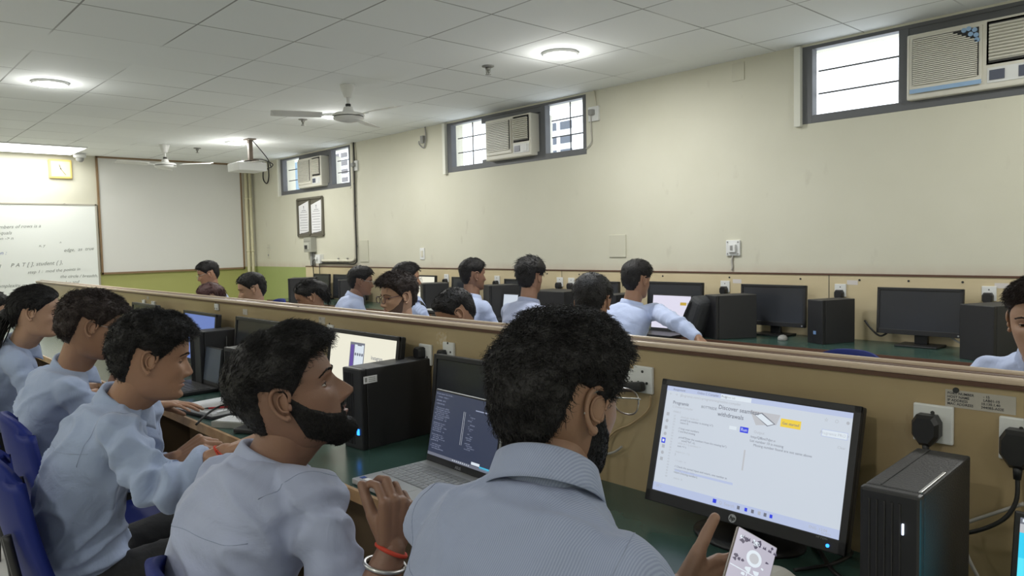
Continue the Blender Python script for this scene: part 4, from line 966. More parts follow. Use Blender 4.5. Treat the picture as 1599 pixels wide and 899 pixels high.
c = at(957, 458, 'y', 4.6); t = cpu('black computer case half hidden by the student stretching his arm', c.x+.07, 4.62, 0, .14, .30, c.z-Z_DESK, ribs=False)
def flap(px, py, w, h, y, label, rz=0, m_scr=None, pic=None):
    c = at(px, py, 'y', y); return laptop(label, c.x+w/2, y-.12, w, .23, c.z-Z_DESK-.01, 8, rz, M_BLK, m_scr or M_SCRW, pic, keys=False, bz=.008)
def pic_tag(bm, w, h):
    plate(bm, w*.24, h*.22, w*.40, h*.31, -.0004, 0); plate(bm, w*.42, h*.22, w*.46, h*.31, -.0004, 1); plate(bm, w*.3, -h*.4, w*.4, -h*.38, -.0004, 1); return [mat('lit_mustard', (.02, .02, .02), .3, emit=(.45, .30, .03), es=1), M_SCRINK2]
flap(1016, 460, .34, .24, 4.50, 'open laptop with a white screen and a yellow tag beside the stretching student', 0, mat('lit_lilac_screen', (.02, .02, .02), .3, emit=(.62, .60, .72), es=1), pic_tag)
flap(703, 449, .20, .2, 4.5, 'open laptop with a bright screen left of the student by the middle of the wall')
flap(784, 459, .20, .2, 4.5, 'open laptop with a bright screen left of the tousled student')
c = at(672, 484, 'y', 4.42)
t = thing('keyboard', 'white keyboard on a black tray behind the glasses man', 'keyboard', (c.x, 4.47, Z_DESK), 0)
bm = nb(); box(bm, (0, 0, .02), (.32, .13, .03), None, .006); obj('tray', bm, M_BLK, t)
bm = nb(); box(bm, (0, 0, .042), (.30, .12, .016), None, .004); obj('key_block', bm, M_WPLASTIC, t)
c = at(1222, 527, 'z', Z_DESK+.015)
t = thing('computer_mouse', 'grey computer mouse in front of the far middle monitor', 'mouse', (c.x, max(c.y, 4.48), Z_DESK), 20)
bm = nb(); sphere(bm, (0, 0, .008), (.032, .055, .026)); bmesh.ops.bisect_plane(bm, geom=bm.verts[:]+bm.edges[:]+bm.faces[:], plane_co=(0, 0, .001), plane_no=(0, 0, 1), clear_inner=True); obj('shell', bm, M_GPLASTIC, t)
bm = nb(); box(bm, (0, .02, .033), (.006, .03, .004)); obj('wheel', bm, M_BLK, t)
# sockets along the wall board
yw = Y_WALL-.024
for px, py, s in [(1133, 447, 'left of the far middle monitor'), (1313, 453, 'right of the black case with the blue badge'), (1545, 458, 'beside the hair of the man facing us'), (875, 440, 'left one of the pair right of the tousled student'), (893, 441, 'right one of the pair right of the tousled student'), (698, 434, 'left of the student by the middle of the wall'), (777, 437, 'right of the student by the middle of the wall')]:
    c = at(px, py, 'y', yw); socket_plate((c.x, yw-.0005, c.z), 'white socket on the wall board, '+s, .075, .085, group='white sockets on the wall board')
    b = at(px-1.5, py+4, 'y', yw-.012)
    lead = [(b.x-.01, yw-.05, b.z-.12), (b.x-.16, yw-.06, b.z-.22)] if px in (1313,) else [(b.x+.01, yw-.03, b.z-.15), (b.x+.02, yw-.03, Z_DESK+.008)]
    plug((b.x, yw-.012, b.z-.01), 'black plug in the socket '+s, 1.15, lead)
for px, py, s in [(1151, 439, 'above the far middle monitor'), (1331, 441, 'right of the case with the blue badge'), (1564, 446, 'by the hair of the man facing us')]:
    sticker_on(px, py, .07, .03, 'faded pale sticker on the wall board '+s, None, mat('pale_sticker', (.66, .62, .60), .5), y=yw)
for k, (P_, s) in enumerate([([(1480, 521), (1490, 530), (1505, 538), (1515, 541)], 'pale cable looping right of the rightmost far monitor'), ([(1350, 500), (1362, 515), (1374, 524), (1385, 520)], 'dark cable behind the rightmost far monitor')]):
    cable(s, [tuple(at(px, py, 'y', 4.85)) for px, py in P_], .006, M_CABLEW if k == 0 else M_CABLE)
# bag on the far desk
c = at(1104, 476, 'y', 4.5)
t = thing('backpack', 'black backpack leaning on the far desk right of the white laptop screen', 'bag', (c.x-.10, 4.50, Z_DESK+.03), -15)
bm = nb(); Xb = RY(24); box(bm, (0.02, 0, .13), (.13, .22, .30), Xb, .05, seg=4); obj('bag_body', bm, mat('black_nylon', (.03, .032, .036), .7, bump=(60, .3)), t)
bm = nb(); tube(bm, [(-.02, -.105, .03), (-.025, -.115, .12), (-.01, -.112, .24)], .009, M=Xb); box(bm, (-.02, -.124, .10), (.012, .006, .03), Xb, mi=1); obj('straps', bm, [M_BLK, M_WPLASTIC], t)

# ------------------------------------------------------------------ chairs
def chair_proto(name='student_chair', shell=None, label='', group=None):
    t = thing(name, label, 'chair', (0, 0, 0), 0, group)
    shell = shell or M_BLUE
    # seat
    bm = nb(); box(bm, (0, .0, .445), (.43, .42, .035), None, .02, seg=4); obj('seat', bm, shell, t)
    # curved backrest
    bm = nb(); n, m = 16, 14; rows = []
    for j in range(m+1):
        v = j/m; z = .54+.37*v; hw = .215*(1-.30*max(0, (v-.45)/.55)**2.4)
        row = []
        for i in range(n+1):
            u = -1+2*i/n; rnd = (1-abs(u)**3)*.0
            zz = z-(.05*abs(u)**3 if v > .9 else 0)
            row.append((u*hw, -.21-.075*v+.05*u*u-.012*math.sin(PI*v), zz))
        rows.append(row)
    f_ = [[bm.verts.new(p) for p in r] for r in rows]; b_ = [[bm.verts.new((p[0], p[1]-.022, p[2])) for p in r] for r in rows]
    for j in range(m):
        for i in range(n):
            bm.faces.new((f_[j][i], f_[j][i+1], f_[j+1][i+1], f_[j+1][i])); bm.faces.new((b_[j][i], b_[j+1][i], b_[j+1][i+1], b_[j][i+1]))
    for j in range(m):
        for i in (0, n): bm.faces.new((f_[j][i], f_[j+1][i], b_[j+1][i], b_[j][i]))
    for i in range(n):
        for j in (0, m): bm.faces.new((f_[j][i], f_[j][i+1], b_[j][i+1], b_[j][i]))
    for f in bm.faces: f.smooth = True
    obj('backrest', bm, shell, t)
    for s_ in (-1, 1):
        bm = nb(); tube(bm, [(s_*.15, -.15, .43), (s_*.15, -.23, .45), (s_*.15, -.25, .56), (s_*.14, -.275, .72)], .011, n=8); obj('back_support', bm, M_BLK, t)
    for sx in (-1, 1):
        for sy in (-1, 1):
            bm = nb(); tube(bm, [(sx*.17, sy*.16, .435), (sx*.19, sy*.185, .22), (sx*.205, sy*.20, 0.0)], .012, n=8, sm=4); obj('leg', bm, M_BLK, t)
    return t
ch0 = chair_proto(label='blue chair at the lower left behind the student with red threads', group='blue chairs along the near row')
# ------------------------------------------------------------------ people
def skin_mat(name, col):
    m = mat(name, col, .52, bump=(90, .08), vary=(7, tuple(c*.8 for c in col), .6), sss=.08)
    return m
SK1 = skin_mat('brown_skin', (.34, .185, .115)); SK2 = skin_mat('deep_brown_skin', (.235, .125, .082)); SK4 = skin_mat('tan_skin', (.33, .19, .125)); SK3 = skin_mat('light_brown_skin', (.45, .27, .18))
LIP = mat('lip_skin', (.30, .13, .10), .45); LIP2 = mat('dark_lip_skin', (.20, .085, .07), .45)
HAIR = mat('black_hair', (.012, .011, .0115), .55, spec=.28, bump=(140, .5))
HAIRB = mat('brown_black_hair', (.030, .021, .019), .55, spec=.28, bump=(140, .5))
EYEW = mat('eye_white', (.50, .46, .43), .35); IRIS = mat('dark_iris', (.02, .012, .008), .15)
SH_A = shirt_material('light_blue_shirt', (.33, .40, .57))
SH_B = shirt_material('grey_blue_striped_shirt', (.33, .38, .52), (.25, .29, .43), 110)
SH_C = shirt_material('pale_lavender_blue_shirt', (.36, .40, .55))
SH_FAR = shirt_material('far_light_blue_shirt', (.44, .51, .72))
TROU = mat('black_trousers', (.018, .018, .02), .85, bump=(40, .3))
SHOE = mat('black_shoes', (.02, .02, .02), .4)
THREAD = mat('red_thread', (.50, .045, .02), .7)
BUTTON = mat('pale_button', (.75, .75, .78), .4)

def ss(a, b, x):
    t = np.clip((x-a)/(b-a), 0, 1); return t*t*(3-2*t)
ZT = np.array([-.118, -.1165, -.112, -.104, -.095, -.085, -.075, -.06, -.045, -.03, -.015, 0, .015, .03, .045, .06, .075, .09, .100, .108, .113, .1165, .118])
YFt = np.array([.052, .066, .079, .0865, .087, .0845, .086, .087, .0885, .089, .088, .0865, .090, .0935, .0930, .089, .081, .068, .055, .041, .029, .016, 0])
YBt = np.array([.02, -.012, -.035, -.05, -.058, -.064, -.070, -.078, -.086, -.093, -.099, -.103, -.106, -.107, -.106, -.102, -.095, -.082, -.069, -.054, -.040, -.026, -.005])
Wt = np.array([.004, .018, .030, .040, .047, .053, .0575, .063, .067, .0705, .0735, .0755, .0765, .077, .0765, .0745, .070, .060, .050, .039, .029, .018, .002])
_zd = np.linspace(-.118, .118, 473)
def _sm(a):
    d = np.interp(_zd, ZT, a); k = np.exp(-np.linspace(-2, 2, 25)**2); k /= k.sum()
    c = np.convolve(np.pad(d, 12, 'edge'), k, 'valid')
    e = ss(0, .012, .118-np.abs(_zd)); return c*e+d*(1-e)
YFd, YBd, Wd = _sm(YFt), _sm(YBt), _sm(Wt)
def G(x, c, s): return np.exp(-((x-c)/s)**2)
def head_xyz(th, z, P):
    """th: azimuth, 0 = nose, positive to the right ear; z: height in the head; returns x,y,z"""
    yf = np.interp(z, _zd, YFd); yb = np.interp(z, _zd, YBd); w = np.interp(z, _zd, Wd)
    jaw = P.get('jaw', 1.0); w = w*(1+(jaw-1)*ss(-.02, -.08, z))
    yc = (yf+yb)/2*.6-.006*.4; c, s = np.cos(th), np.sin(th)
    fr = np.where(c > 0, yf-yc, yc-yb)
    x = w*s; y = yc+fr*np.sign(c)*np.abs(c)**.94
    front = ss(.15, .6, c); ax = np.abs(x)
    nl = P.get('nose', 1.0)
    prof = np.interp(z, [-.052, -.047, -.040, -.033, -.022, -.008, .006, .014], [0, .012, .021, .0225, .0175, .0105, .004, 0])*nl
    nw = np.interp(z, [-.05, -.036, -.01, .01], [.0125, .0120, .0085, .0075])
    d = prof*G(x, 0, nw)*front
    d += .0075*G(ax, .0145, .0065)*G(z, -.040, .007)*front                # nostril wings
    d -= .0105*G(ax, .031, .0150)*G(z, .000, .0115)*front                 # eye sockets
    d += .0055*G(ax, .026, .020)*G(z, .0195, .0075)*front                 # brow ridge
    d += .0040*G(ax, .047, .017)*G(z, -.022, .015)*ss(.1, .4, c)          # cheekbones
    d -= .004*G(ax, .045, .016)*G(z, -.060, .016)*ss(.1, .4, c)
    d += .0052*G(x, 0, .0165)*G(z, -.0600, .0042)*front                   # upper lip
    d += .0058*G(x, 0, .0150)*G(z, -.0715, .0048)*front                   # lower lip
    d -= .0040*G(x, 0, .020)*G(z, -.0657, .0020)*front                    # mouth line
    d -= .003*G(x, 0, .004)*G(z, -.053, .004)*front                       # philtrum
    d += .0045*G(x, 0, .016)*G(z, -.101, .010)*front*P.get('chin', 1)     # chin
    d -= .002*G(x, 0, .02)*G(z, -.084, .005)*front
    return x, y+d, z
def head_grid(nth, nz, P):
    u = np.linspace(-PI, PI, nth, endpoint=False); th = u-.55*np.sin(u)
    v = np.linspace(0, 1, nz+2)[1:-1]; z = -.118*np.cos(PI*(v*.86+.5*.14+.0))/np.cos(PI*.07)
    z = .1179*np.clip(z/.118, -1, 1)
    TH, ZZ = np.meshgrid(th, z); X, Y, Z = head_xyz(TH, ZZ, P)
    return TH, ZZ, np.stack([X, Y, Z], -1)
def grid_faces(nz, nth, caps=True):
    F = []
    for j in range(nz-1):
        for i in range(nth):
            k = (i+1) % nth; F.append((j*nth+i, j*nth+k, (j+1)*nth+k, (j+1)*nth+i))
    if caps: F.append(tuple(range(nth))[::-1]); F.append(tuple((nz-1)*nth+i for i in range(nth)))
    return F
def mesh_np(name, V, F, smooth=True):
    me = bpy.data.meshes.new(name); me.from_pydata([tuple(v) for v in V], [], F)
    if smooth: me.polygons.foreach_set('use_smooth', [True]*len(me.polygons))
    me.update(); return me
HS = {  # hairline height by azimuth in degrees
 'short':  ([0, 25, 45, 60, 72, 84, 92, 112, 125, 150, 180], [.066, .064, .056, .035, .012, -.006, .018, .034, -.030, -.078, -.090]),
 'long':   ([0, 20, 45, 60, 72, 84, 92, 112, 125, 150, 180], [.074, .070, .055, .040, .018, -.004, .004, .018, -.020, -.060, -.070]),
}
def hair_mask(th, z, style):
    a = np.degrees(np.abs(np.arctan2(np.sin(th), np.cos(th)))); zh = np.interp(a, *HS[style]); return ss(0, .010, z-zh)
def shell_normals(P3):
    du = np.roll(P3, -1, 1)-np.roll(P3, 1, 1); dv = np.gradient(P3, axis=0)
    n = np.cross(du, dv); n /= np.linalg.norm(n, axis=-1, keepdims=True)+1e-9
    return n
def nz3(p, f, o=0): return noise.noise(Vector((p[0]*f+o, p[1]*f+o*.7, p[2]*f-o)))
def strands(roots, dirs, L, r, seg, curl, rnd, grav=0., hug=None):
    """tapered three-sided locks; arrays of roots and directions"""
    n = len(roots); V = []; F = []
    t = np.linspace(0, 1, seg+1)
    ph = rnd.uniform(0, 2*PI, n); cf = rnd.uniform(.7, 1.3, n)
    a = np.cross(dirs, [0.1, .2, 1.0]); a /= np.linalg.norm(a, axis=1, keepdims=True)+1e-9
    b = np.cross(dirs, a)
    Ls = L*rnd.uniform(.6, 1.25, n)
    out = np.zeros((n, seg+1, 3, 3))
    for k, tt in enumerate(t):
        c = roots+dirs*(Ls*tt)[:, None]
        w = curl*tt
        c = c+a*(w*np.sin(ph+tt*6*cf))[:, None]+b*(w*np.cos(ph+tt*5*cf))[:, None]
        c[:, 2] -= grav*tt*tt*Ls
        rad = r*(1-tt**1.5*.85)
        for m_ in range(3):
            ang = m_*2*PI/3
            out[:, k, m_] = c+(a*math.cos(ang)+b*math.sin(ang))*rad
    V = out.reshape(-1, 3); base = np.arange(n)*(seg+1)*3; F = []
    for k in range(seg):
        for m_ in range(3):
            m2 = (m_+1) % 3
            q = np.stack([base+k*3+m_, base+k*3+m2, base+(k+1)*3+m2, base+(k+1)*3+m_], 1); F.append(q)
    return V, np.concatenate(F).tolist()
def make_hair(P, H, near, seed):
    """returns vertices, faces in head coordinates: a scalp shell with locks growing from it"""
    rnd = np.random.RandomState(seed)
    nth, nz = (144, 96) if near else (56, 40)
    TH, ZZ, B = head_grid(nth, nz, P); N = shell_normals(B)
    if (N[nz//2, 0]*B[nz//2, 0]).sum() < 0: N = -N
    m = hair_mask(TH, ZZ, H.get('line', 'short'))
    az = np.abs(np.arctan2(np.sin(TH), np.cos(TH)))
    top, side, back = H['top'], H['side'], H['back']
    sb = side+(back-side)*ss(1.6, 2.6, az)
    T = sb+(top-sb)*ss(H.get('z0', .02), H.get('z1', .085), ZZ)
    T = T*ss(-.075, -.075+H.get('fade', .05), ZZ)*.9+.1*T
    zh_ = np.interp(np.degrees(az), *HS[H.get('line', 'short')]); T = T*(.12+.88*np.maximum(ss(0, .034, ZZ-zh_), ss(1.1, .8, az)))
    T = T+H.get('quiff', 0)*ss(.055, .085, ZZ)*ss(1.2, .3, az)
    amp = H.get('rough', .005); fr = H.get('freq', 28)
    nv = np.zeros(T.shape)
    for j in range(nz):
        for i in range(nth):
            if m[j, i] > 0:
                p = B[j, i]; nv[j, i] = nz3(p, fr, seed)*1.0+nz3(p, fr*2.3, seed+3)*.5
    D = N.copy(); D[..., 2] += .25*ss(.02, .08, ZZ); D /= np.linalg.norm(D, axis=-1, keepdims=True)
    off = (T+nv*amp*np.minimum(1, T/.010))*m-.004*(1-m)
    V = B+D*off[..., None]
    fwd = H.get('fringe', 0)*ss(.045, .08, ZZ)*ss(1.3, .2, az)*m
    V[..., 1] += fwd; V[..., 2] -= H.get('drop', 0)*ss(.045, .07, ZZ)*ss(1.0, .2, az)*m*1.0
    Vs = V.reshape(-1, 3); F = grid_faces(nz, nth)
    ns = H.get('n', 2600 if near else 260)
    w = (m*np.clip(T, .002, .04)).reshape(-1); idx = rnd.choice(len(w), ns, p=w/w.sum())
    roots = Vs[idx]+rnd.normal(0, .0012, (ns, 3)); n_ = D.reshape(-1, 3)[idx]
    comb = np.tile(np.array(H.get('comb', (0, .6, -.5)), float), (ns, 1)); thf = TH.reshape(-1)[idx]; zf = ZZ.reshape(-1)[idx]
    # fall away from the crown at the sides and back
    dn = np.stack([np.zeros(ns), .15*np.ones(ns), -np.ones(ns)], 1); k = ss(.075, .02, zf)[:, None]
    comb = comb*(1-k)+dn*k
    jit = H.get('jit', .5); comb = comb+rnd.normal(0, jit, (ns, 3))
    d = comb-n_*(comb*n_).sum(1, keepdims=True); d /= np.linalg.norm(d, axis=1, keepdims=True)+1e-9
    d = d+n_*H.get('lift', .25); d /= np.linalg.norm(d, axis=1, keepdims=True)
    Tl = T.reshape(-1)[idx]; L = np.clip(Tl*H.get('len', 1.1), .006, .06)
    roots = roots-n_*(.25*Tl)[:, None]*.5
    V2, F2 = strands(roots, d, L, H.get('r', .0013 if near else .003), 5 if near else 3, H.get('curl', .003), rnd)
    o = len(Vs); return np.concatenate([Vs, V2]), F+[tuple(i+o for i in f) for f in F2]
def surf_y(x, z, P):
    w = float(np.interp(z, _zd, Wd)); th = math.asin(max(-.99, min(.99, x/w))); r_ = head_xyz(np.array([th]), np.array([float(z)]), P); return float(r_[1][0])
def patch_locks(P, pts, L, r, d, seed, curl=.0008, lift=.35):
    rnd = np.random.RandomState(seed); ro = []; di = []
    for x, z, dx, dz in pts:
        y = surf_y(x, z, P); y2 = surf_y(x+.002, z, P); y3 = surf_y(x, z+.002, P)
        n = Vector((-(y2-y)/.002, 1, -(y3-y)/.002)).normalized()
        v = Vector((dx, 0, dz)); v = (v-n*v.dot(n)).normalized()+n*lift; v.normalize()
        ro.append((x, y-.0005, z)); di.append(tuple(v))
    return strands(np.array(ro), np.array(di), L, r, 3, curl, rnd)
def frame(fwd, up):
    f = Vector(fwd).normalized(); r_ = f.cross(Vector(up)).normalized(); u = r_.cross(f)
    return Matrix(((r_.x, f.x, u.x, 0), (r_.y, f.y, u.y, 0), (r_.z, f.z, u.z, 0), (0, 0, 0, 1)))
def hdg(a): return Vector((-math.sin(R(a)), math.cos(R(a)), 0))

def rcap(bm, p0, p1, r0, r1, n=20, rings=6):
    """tapered capsule, closed"""
    p0 = Vector(p0); p1 = Vector(p1); d = p1-p0; L = d.length
    if L < 1e-6: sphere(bm, p0, r0, n=n); return
    q = d.to_track_quat('Z', 'Y').to_matrix().to_4x4(); X = Matrix.Translation(p0) @ q
    prof = [(r0*math.sin(a), -r0*math.cos(a)) for a in np.linspace(0, PI/2, rings)]+[(r1*math.cos(a), L+r1*math.sin(a)) for a in np.linspace(0, PI/2, rings)]
    prof[0] = (0, prof[0][1]); prof[-1] = (0, prof[-1][1]); lathe(bm, prof, X, n)
def loft(bm, secs, n=40):
    """secs: (centre, right vector, forward vector, half width, half depth, exponent)"""
    rings = []
    for c, rv, fv, hw, hd, e in secs:
        rg = []
        for i in range(n):
            a = 2*PI*i/n; ca, sa = math.cos(a), math.sin(a)
            x = hw*math.copysign(abs(ca)**(2/e), ca); y = hd*math.copysign(abs(sa)**(2/e), sa)
            rg.append(bm.verts.new(c+rv*x+fv*y))
        rings.append(rg)
    for a, b in zip(rings, rings[1:]):
        for i in range(n): bm.faces.new((a[i], a[(i+1) % n], b[(i+1) % n], b[i]))
    bm.faces.new(rings[0][::-1]); bm.faces.new(rings[-1])
def remeshed(bm, vox, smooth_it=4, fac=.5):
    bmesh.ops.recalc_face_normals(bm, faces=bm.faces[:])
    me = bpy.data.meshes.new('tmp'); bm.to_mesh(me); bm.free()
    o = bpy.data.objects.new('tmp', me); COL.objects.link(o)
    r_ = o.modifiers.new('r', 'REMESH'); r_.mode = 'VOXEL'; r_.voxel_size = vox; r_.use_smooth_shade = True
    if smooth_it: s_ = o.modifiers.new('s', 'SMOOTH'); s_.factor = fac; s_.iterations = smooth_it
    bpy.context.view_layer.update()
    out = bpy.data.meshes.new_from_object(o.evaluated_get(bpy.context.evaluated_depsgraph_get()))
    bpy.data.objects.remove(o); bpy.data.meshes.remove(me)
    out.polygons.foreach_set('use_smooth', [True]*len(out.polygons))
    return out
def wrinkle(me, amp, seed, joints=(), fold=None, freq=1.0):
    """cloth folds: soft ridges, stronger close to bent joints (pos, radius, strength, axis)"""
    n = len(me.vertices); co = np.zeros(n*3); me.vertices.foreach_get('co', co); co = co.reshape(-1, 3)
    no = np.array([v.normal[:] for v in me.vertices])
    d = np.zeros(n)
    for i in range(n):
        p = Vector(co[i]); w = noise.noise(p*3.1*freq+Vector((seed, 0, 0)))
        q = Vector((p.x*5.5+w*1.6, p.y*5.5-w*1.2, p.z*8+w*2+seed))*freq
        a = 1-abs(noise.noise(q))*2.2; b = noise.noise(q*2.3)
        m_ = .45+.55*max(0, noise.noise(p*2.2+Vector((0, seed, 3)))*2+.3)
        d[i] = (max(0, a)**3*.9+b*.25-.25)*m_
        for jp, jr, js, ax in joints:
            r_ = p-jp; dd = r_.length
            if dd < jr:
                f = (1-dd/jr)
                if ax is not None: d[i] += js*f*math.sin(r_.dot(ax)*95+noise.noise(p*14)*2.4)*.8
    co += no*(d*amp)[:, None]; me.vertices.foreach_set('co', co.reshape(-1)); me.update()
def smooth_me(me, it=3, fac=.5):
    o = bpy.data.objects.new('tmp', me); COL.objects.link(o); s_ = o.modifiers.new('s', 'SMOOTH'); s_.factor = fac; s_.iterations = it
    bpy.context.view_layer.update(); out = bpy.data.meshes.new_from_object(o.evaluated_get(bpy.context.evaluated_depsgraph_get()))
    bpy.data.objects.remove(o); bpy.data.meshes.remove(me); return out
def add_mesh(bm, me, X=None, mi=0):
    t = bmesh.new(); t.from_mesh(me); 
    for f in t.faces: f.smooth = True
    _app(bm, t, X or I4(), mi)

FING = {'relax': ((25, 30, 20), (28, 34, 22), (30, 38, 24), (34, 40, 26)), 'grip': ((35, 45, 30), (38, 50, 32), (42, 52, 34), (46, 54, 34)), 'flat': ((8, 10, 6), (8, 12, 6), (10, 12, 8), (12, 14, 8)),
        'fist': ((60, 75, 40), (65, 80, 45), (68, 82, 45), (70, 82, 45)), 'gesture': ((18, 28, 14), (34, 44, 24), (48, 58, 34), (54, 60, 34)), 'pinch': ((52, 42, 20), (48, 50, 26), (55, 62, 34), (60, 66, 36)), 'mouse': ((15, 25, 15), (15, 25, 15), (20, 28, 18), (24, 30, 20))}
def hand(w, d, n, side, pose='relax', thumb=(.45, 18, 20), s=1.0, spread=5, vox=.0026, near=True):
    """w wrist, d towards the knuckles, n out of the palm, side +1 right hand / -1 left; returns a mesh"""
    d = Vector(d).normalized(); n = Vector(n); n = (n-d*n.dot(d)).normalized(); sd = n.cross(d)*(-side)   # towards the thumb
    bm = nb(); w = Vector(w)
    rc_ = lambda a, b, r0, r1: rcap(bm, a, b, r0, r1, 14 if near else 8, 5 if near else 3)
    rc_(w-d*.045*s, w+d*.005, .0255*s, .0245*s)
    rc_(w-d*.04*s+sd*.006, w+d*.005+sd*.008, .022*s, .020*s); rc_(w-d*.04*s-sd*.006, w+d*.005-sd*.008, .021*s, .019*s)
    base = [(.030, .088), (.0105, .093), (-.0095, .089), (-.028, .080)]; Ls = [(.043, .026, .021), (.047, .030, .022), (.044, .028, .021), (.035, .021, .018)]; rr = [.0092, .0095, .0090, .0080]
    for k in range(4):
        so, do = base[k]; kn = w+d*do*s+sd*so*s-n*.002
        rc_(w+sd*so*.55*s+d*.012*s, kn, .0165*s, .0125*s)
        rc_(w+sd*so*.7*s+d*.03*s+n*.004, kn-d*.012*s+n*.004, .013*s, .010*s)
        ang = 0; p = kn; spd = R(spread*(1.5-k)*.9); fd0 = (d*math.cos(spd)+sd*math.sin(spd)).normalized()
        for q in range(3):
            ang += FING[pose][k][q]
            dv = fd0*math.cos(R(ang))+n*math.sin(R(ang)); e = p+dv*Ls[k][q]*s
            rc_(p, e, rr[k]*s*(1-.08*q), rr[k]*s*(1-.08*(q+1))); p = e
    # thumb
    ta, tb, tcurl = thumb; p = w+d*.022*s+sd*.022*s+n*.006
    dv = (d*(1-ta)+sd*ta+n*math.sin(R(tb))).normalized(); e = p+dv*.046*s
    rc_(w+d*.01*s+sd*.012*s, e, .018*s, .0135*s); rc_(w+d*.045*s+sd*.018*s, e, .013*s, .011*s)
    p = e
    for q, L_ in enumerate((.034, .028)):
        dv = (dv+(d*.9-sd*.25)*math.tan(R(tcurl))*.5+n*.12).normalized(); e = p+dv*L_*s; rc_(p, e, (.0118-.001*q)*s, (.0112-.0016*q)*s); p = e
    tip = p
    me = remeshed(bm, vox if near else .005, 3 if near else 1, .5)
    return me, tip

def person(label, hc, yaw, pitch=0, roll=0, body_yaw=None, near=False, P=None, H=None, skin=SK1, lip=LIP, shirt=SH_FAR, hairm=HAIR, seed=1, nbase=None, pelvis=None,
           arms=None, beard=None, glasses=None, slouch=.03, legs=True, size=1.0, sw=.168, group=None, stand=False, shvox=None, ponytail=False, wr=1.0, sleeve=1.0, hands=True, seams=False, knees=None, belly=1.0):
    P = P or {}; H = H or dict(top=.022, side=.010, back=.012)
    hc = Vector(hc); by = yaw if body_yaw is None else body_yaw
    root = thing('person', label, 'person', (0, 0, 0), 0, group)
    HM = Matrix.Translation(hc) @ RZ(yaw) @ RX(pitch) @ RY(roll) @ Matrix.Scale(size, 4)
    fw = hdg(by); rt = fw.cross(Vector((0, 0, 1))); up = Vector((0, 0, 1))
    NBp = Vector(nbase) if nbase is not None else hc-fw*.035*size+Vector((0, 0, (-.195 if near else -.165)*size))
    PV = Vector(pelvis) if pelvis is not None else Vector((NBp.x, NBp.y, 0))-fw*.10+Vector((0, 0, .95 if stand else .54))
    root.location = (PV.x, PV.y, 0); inv = Matrix.Translation(-root.location)
    vox = shvox or (.0065 if near else .013)
    # --- torso
    mid = (NBp+PV)/2-fw*slouch
    def spine(t):
        if t <= 1 and t >= 0: return PV*(1-t)**2+(mid*2-(PV+NBp)/2)*2*t*(1-t)+NBp*t*t
        return PV+(PV-mid)*(-t)*1.2*-1 if t < 0 else NBp+(NBp-mid).normalized()*(t-1)*.5
    def secs(k, ease, to):
        o = []
        for t, hw, hd in [(-.08, .155, .11), (0, .172, .125), (.12, .172, .125), (.3, .160, .118), (.5, .165, .118), (.68, .178, .122), (.80, .186, .118), (.875, .184, .105), (.925, .155, .088), (.965, .108, .072), (1.0, .070, .062), (1.03, .060, .058)]:
            if t > to: continue
            c = spine(max(t, 0)) if t >= 0 else PV-(spine(.1)-PV).normalized()*.06
            ax = (spine(min(max(t, 0)+.05, 1))-spine(max(max(t, 0)-.05, 0))).normalized()
            f2 = (fw-ax*fw.dot(ax)).normalized()*1.0
            if t > .95: f2 = (f2*.5+fw*.5).normalized()
            bb = belly if t < .6 else 1
            o.append((c+f2*(.010 if t < .9 else 0), rt, f2, (hw*sw/.188*1.02+ease)*k, (hd*bb*.90+ease)*k, 2.5 if t < .85 else 2.2))
        return o
    chest = spine(.86); shr = []
    arms = arms or {}
    J = {}
    for s_, nm in ((1, 'R'), (-1, 'L')):
        a = arms.get(nm, {})
        sh = Vector(a['sh']) if 'sh' in a else chest+rt*s_*sw+Vector((0, 0, -.008))
        el = Vector(a['el']) if 'el' in a else sh+rt*s_*.06+fw*.10+Vector((0, 0, -.255))
        wrp = Vector(a['wr']) if 'wr' in a else el+fw*.235-rt*s_*.07+Vector((0, 0, .055))
        J[nm] = (sh, el, wrp, a, s_)
    bb = nb(); loft(bb, secs(.92, -.004, 1.03), 28)
    neckTop = HM @ Vector((0, -.022, -.055)); 
    rcap(bb, NBp-Vector((0, 0, .03)), neckTop, .062*size, .055*size, 20); rcap(bb, NBp-Vector((0, 0, .01))+fw*.012, HM @ Vector((0, .012, -.07)), .052*size, .046*size, 18)
    for nm in 'RL':
        sh, el, wp, a, s_ = J[nm]
        rcap(bb, sh, el, .034, .032, 14); rcap(bb, el, el.lerp(wp, .35), .032, .034, 14); rcap(bb, el.lerp(wp, .35), wp, .034, .026, 14)
    if legs:
        for s_ in (1, -1):
            hip = PV+rt*s_*.09; kn = (hip+fw*.40+Vector((0, 0, -.06)) if not stand else hip+Vector((0, 0, -.45)))
            if not stand: kn.z = .47
            an = Vector((kn.x, kn.y, .09))+(-fw*.02 if not stand else Vector((0, 0, 0)))
            kn = Vector(knees[0 if s_ == 1 else 1]) if knees else kn; an = Vector((kn.x, kn.y, .09)); rcap(bb, hip, kn, .072, .052, 14); rcap(bb, kn, an, .048, .034, 14)
    bme = remeshed(bb, .006 if near else .012, 3)
    body = nb(); add_mesh(body, bme); bpy.data.meshes.remove(bme)
    # head (and ears) with the face modelled on it
    nth, nzz = (150, 120) if near else (56, 46)
    TH, ZZ, B = head_grid(nth, nzz, P); V = B.reshape(-1, 3)
    vs = [body.verts.new(HM @ Vector(v)) for v in V]
    thf = TH.reshape(-1); 
    for f in grid_faces(nzz, nth):
        try: q = body.faces.new([vs[i] for i in f])
        except ValueError: continue
        q.smooth = True
        if len(f) == 4:
            c = (V[f[0]]+V[f[2]])/2
            w_ = .0215*(1-abs(c[2]+.0655)/.014*.6)
            if -.0755 < c[2] < -.0560 and abs(c[0]) < w_ and c[1] > 0: q.material_index = 1
